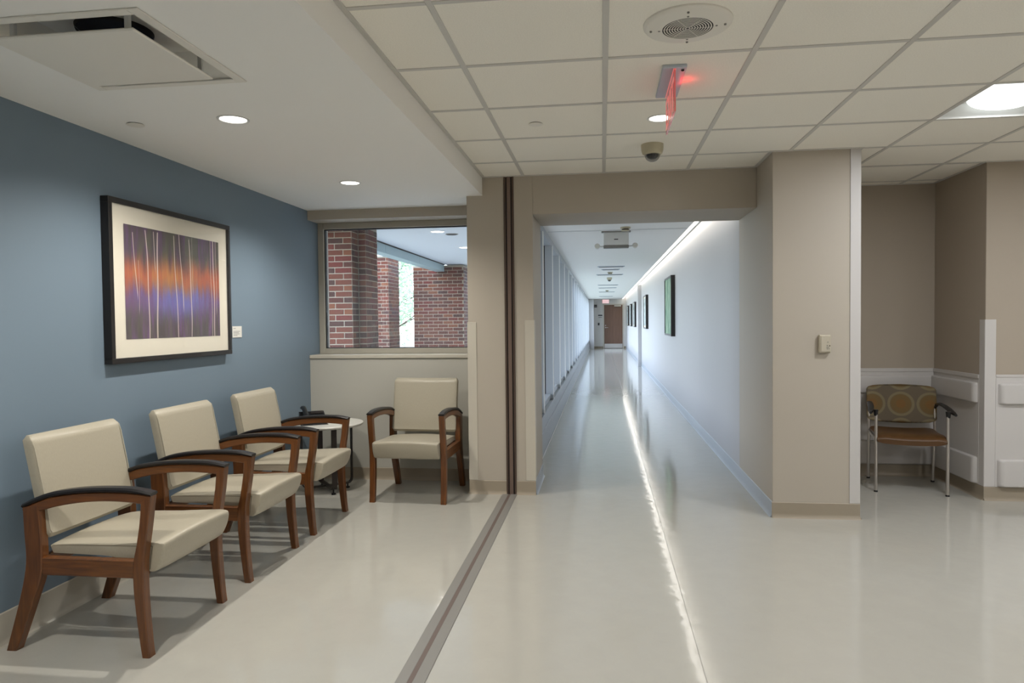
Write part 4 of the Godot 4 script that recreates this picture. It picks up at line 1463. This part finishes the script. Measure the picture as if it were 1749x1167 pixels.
# ------------------------------------------------------------------ down the corridor
func corridor_things() -> void:
	# pictures on the right-hand wall
	var green := mat("green_print", Color(1, 1, 1), 0.7)
	green.albedo_texture = grain(256, noise(0.018, 61, 5), 1.0, 0.6, Color(0.36, 0.52, 0.42), Color(0.66, 0.74, 0.62), 1.3)
	var pale := mat("pale_print", Color(1, 1, 1), 0.7)
	pale.albedo_texture = grain(128, noise(0.03, 62, 4), 1.0, 1.0, Color(0.55, 0.60, 0.60), Color(0.82, 0.84, 0.82), 1.2)
	var spots := [[-11.62, 1.13, 0.955, 1.555, green, "black framed green print nearest on the white corridor wall"], [-17.87, 1.05, 0.84, 1.54, pale, "black framed pale print second along the corridor wall"],
		[-23.9, 0.95, 0.84, 1.53, pale, "black framed print third along the corridor wall"], [-26.85, 0.95, 0.84, 1.53, pale, "black framed print fourth along the corridor wall"], [-29.9, 0.95, 0.84, 1.53, pale, "black framed print last along the corridor wall"]]
	for s in spots:
		framed("corridor_picture", s[5], "framed pictures down the corridor", Vector3(CX1, s[3], s[0]), -PI / 2, s[1], s[2], 0.065, 0.03, 0.0 if s[4] == green else 0.05, s[4], M.mat_board)
	var t := thing("corridor_caption", "tiny white caption card beside the green corridor print", "card", Vector3(CX1, 1.20, -12.35), -PI / 2)
	put("card", MB.new().box(Vector3(0, 0, 0.002), Vector3(0.10, 0.075, 0.004), 0.0008).mesh(), M.white_gloss, t)

	shell("wall_pilaster", MB.new().span(Vector3(CX1 - 0.10, 0, -20.4), Vector3(CX1, COR, -20.75), 0.004), M.corridor_paint, "narrow pale pilaster on the corridor wall", "wall")

	# emergency light units with two lamp heads
	var units := [[-8.05, "grey emergency light box with two white lamp heads on the corridor ceiling"]]
	for u in units:
		t = thing("emergency_light", u[1], "emergency light", Vector3(0.165, COR, u[0]))
		put("mount", MB.new().box(Vector3(0, -0.005, 0), Vector3(0.33, 0.010, 0.10), 0.002).mesh(), M.plate_grey, t)
		put("box", MB.new().box(Vector3(0, -0.085, 0), Vector3(0.285, 0.150, 0.085), 0.006).mesh(), M.white_metal, t)
		put("base_band", MB.new().box(Vector3(0, -0.175, 0), Vector3(0.285, 0.032, 0.090), 0.005).mesh(), M.plate_grey, t)
		put("badge", MB.new().box(Vector3(0, -0.094, 0.044), Vector3(0.045, 0.010, 0.003), 0.001).mesh(), M.gasket, t)
		for s in [-1.0, 1.0]:
			var arm := put("bracket", MB.new().tube([Vector3(s * 0.14, -0.168, 0), Vector3(s * 0.19, -0.168, 0.0)], 0.008, 8).mesh(), M.white_metal, t)
			put("lamp_head", MB.new().lathe([Vector2(0.015, -0.030), Vector2(0.027, -0.010), Vector2(0.032, 0.020), Vector2(0.029, 0.026)], Vector3(s * 0.213, -0.170, 0.0), 20, Basis(Vector3.RIGHT, 1.2)).mesh(50), M.white_gloss, arm)

	# flat slot diffusers, detectors, second dome camera
	var slots := [[-13.2, 0.50], [-13.95, 0.36], [-15.5, 0.58], [-20.0, 0.58], [-21.7, 0.56], [-24.8, 0.56], [-29.2, 0.58]]
	var order := ["first", "second", "third", "fourth", "fifth", "sixth", "last"]
	for k in slots.size():
		t = thing("slot_diffuser", "narrow ceiling slot diffuser across the corridor, %s along" % order[k], "diffuser", Vector3(0.175, COR, slots[k][0]), 0.0, "slot diffusers in the corridor")
		var wd: float = slots[k][1]
		put("frame", MB.new().box(Vector3(0, -0.006, 0), Vector3(wd, 0.012, 0.14), 0.003).mesh(), M.silver_paint, t)
		for s in [-1.0, 1.0]:
			put("slot", MB.new().box(Vector3(0, -0.013, s * 0.03), Vector3(wd - 0.05, 0.004, 0.022), 0.0).mesh(), M.duct_dark, t)
	var det := [[-7.70, 0.26, "white smoke detector with dark vents just inside the corridor"], [-14.75, 0.175, "second small white smoke detector along the corridor ceiling"], [-23.6, 0.175, "farthest small smoke detector along the corridor ceiling"]]
	for d in det:
		t = thing("smoke_detector", d[2], "smoke detector", Vector3(d[1], COR, d[0]), 0.0, "smoke detectors in the corridor")
		put("base", MB.new().lathe([Vector2(0.055, 0.0), Vector2(0.055, -0.014), Vector2(0.048, -0.020)], Vector3.ZERO, 24).mesh(), M.cream_plastic, t)
		put("vents", MB.new().lathe([Vector2(0.040, -0.019), Vector2(0.040, -0.034)], Vector3.ZERO, 20).mesh(), M.gasket, t)
		put("cap", MB.new().lathe([Vector2(0.046, -0.033), Vector2(0.044, -0.042), Vector2(0.02, -0.047)], Vector3.ZERO, 24).mesh(50), M.cream_plastic, t)
	dome_camera(Vector3(0.18, COR, -16.6), 0.062, "small dome camera hanging halfway down the corridor")

	# far door
	var d := structure("door_1", "brown wooden door at the far end of the corridor", "door")
	put("frame_jamb", MB.new().span(Vector3(0.05, 0, ZFAR + 0.02), Vector3(0.10, 2.13, ZFAR - 0.12), 0.003).mesh(), M.guard_vinyl, d)
	put("frame_jamb", MB.new().span(Vector3(0.97, 0, ZFAR + 0.02), Vector3(1.02, 2.13, ZFAR - 0.12), 0.003).mesh(), M.guard_vinyl, d)
	put("frame_head", MB.new().span(Vector3(0.10, 2.08, ZFAR + 0.02), Vector3(0.97, 2.13, ZFAR - 0.12), 0.003).mesh(), M.guard_vinyl, d)
	var leaf := put("leaf", MB.new().span(Vector3(0.103, 0.008, ZFAR - 0.03), Vector3(0.967, 2.077, ZFAR - 0.075), 0.002).mesh(), M.door_wood, d)
	put("kick_plate", MB.new().span(Vector3(0.115, 0.015, ZFAR - 0.028), Vector3(0.955, 0.225, ZFAR - 0.031)).mesh(), M.steel, leaf)
	var lever := MB.new()
	lever.lathe([Vector2(0.028, 0.0), Vector2(0.028, 0.012)], Vector3(0.165, 1.0, ZFAR - 0.03), 16, Basis(Vector3.RIGHT, PI / 2))
	lever.tube([Vector3(0.165, 1.0, ZFAR - 0.02), Vector3(0.165, 1.0, ZFAR + 0.03), Vector3(0.175, 1.0, ZFAR + 0.035), Vector3(0.29, 1.0, ZFAR + 0.035)], 0.010, 8)
	put("handle", lever.mesh(), M.steel, leaf)
	put("lock", MB.new().lathe([Vector2(0.024, 0.0), Vector2(0.024, 0.012)], Vector3(0.165, 1.10, ZFAR - 0.03), 16, Basis(Vector3.RIGHT, PI / 2)).mesh(), M.steel, leaf)
	put("closer", MB.new().box(Vector3(0.74, 2.03, ZFAR + 0.005), Vector3(0.32, 0.07, 0.065), 0.006).mesh(), M.guard_vinyl, leaf)

	t = thing("wall_exit_sign", "lit white and red exit sign above the far brown door", "exit sign", Vector3(0.175, 2.245, ZFAR))
	put("case", MB.new().box(Vector3(0, 0, 0.022), Vector3(0.32, 0.185, 0.044), 0.004).mesh(), M.white_gloss, t)
	put("face", MB.new().box(Vector3(0, 0, 0.045), Vector3(0.305, 0.170, 0.003), 0.001).mesh(), M.exit_white, t)
	var x := TextMesh.new()
	x.text = "EXIT"
	x.font_size = 64
	x.pixel_size = 0.0026
	x.depth = 0.002
	var o := put("lettering", x, M.exit_red, t)
	o.position.z = 0.048
	t = thing("fire_alarm", "small dark wall alarm beside the far exit sign", "alarm", Vector3(-0.30, 2.02, ZFAR))
	for k in [0.045, -0.025]:
		put("sounder", MB.new().box(Vector3(0, k, 0.02), Vector3(0.13, 0.050, 0.04), 0.004).mesh(), M.brown_plastic, t)
	put("plate", MB.new().box(Vector3(0, 0.01, 0.004), Vector3(0.14, 0.15, 0.008), 0.002).mesh(), M.white_gloss, t)
	t = thing("room_sign", "small dark room sign left of the far door", "sign", Vector3(-0.085, 1.585, ZFAR))
	put("plate", MB.new().box(Vector3(0, 0, 0.004), Vector3(0.20, 0.055, 0.008), 0.002).mesh(), M.black_plastic, t)
	put("lower_plate", MB.new().box(Vector3(0.0, -0.095, 0.003), Vector3(0.16, 0.03, 0.006), 0.001).mesh(), M.plate_grey, t)
	t = thing("card_reader", "black card reader on the end wall left of the far door", "card reader", Vector3(-0.16, 1.17, ZFAR))
	put("body", MB.new().box(Vector3(0, 0, 0.013), Vector3(0.08, 0.12, 0.026), 0.004).mesh(), M.black_plastic, t)
	put("indicator", MB.new().box(Vector3(0, 0.045, 0.027), Vector3(0.02, 0.006, 0.002), 0.0005).mesh(), M.plate_grey, t)
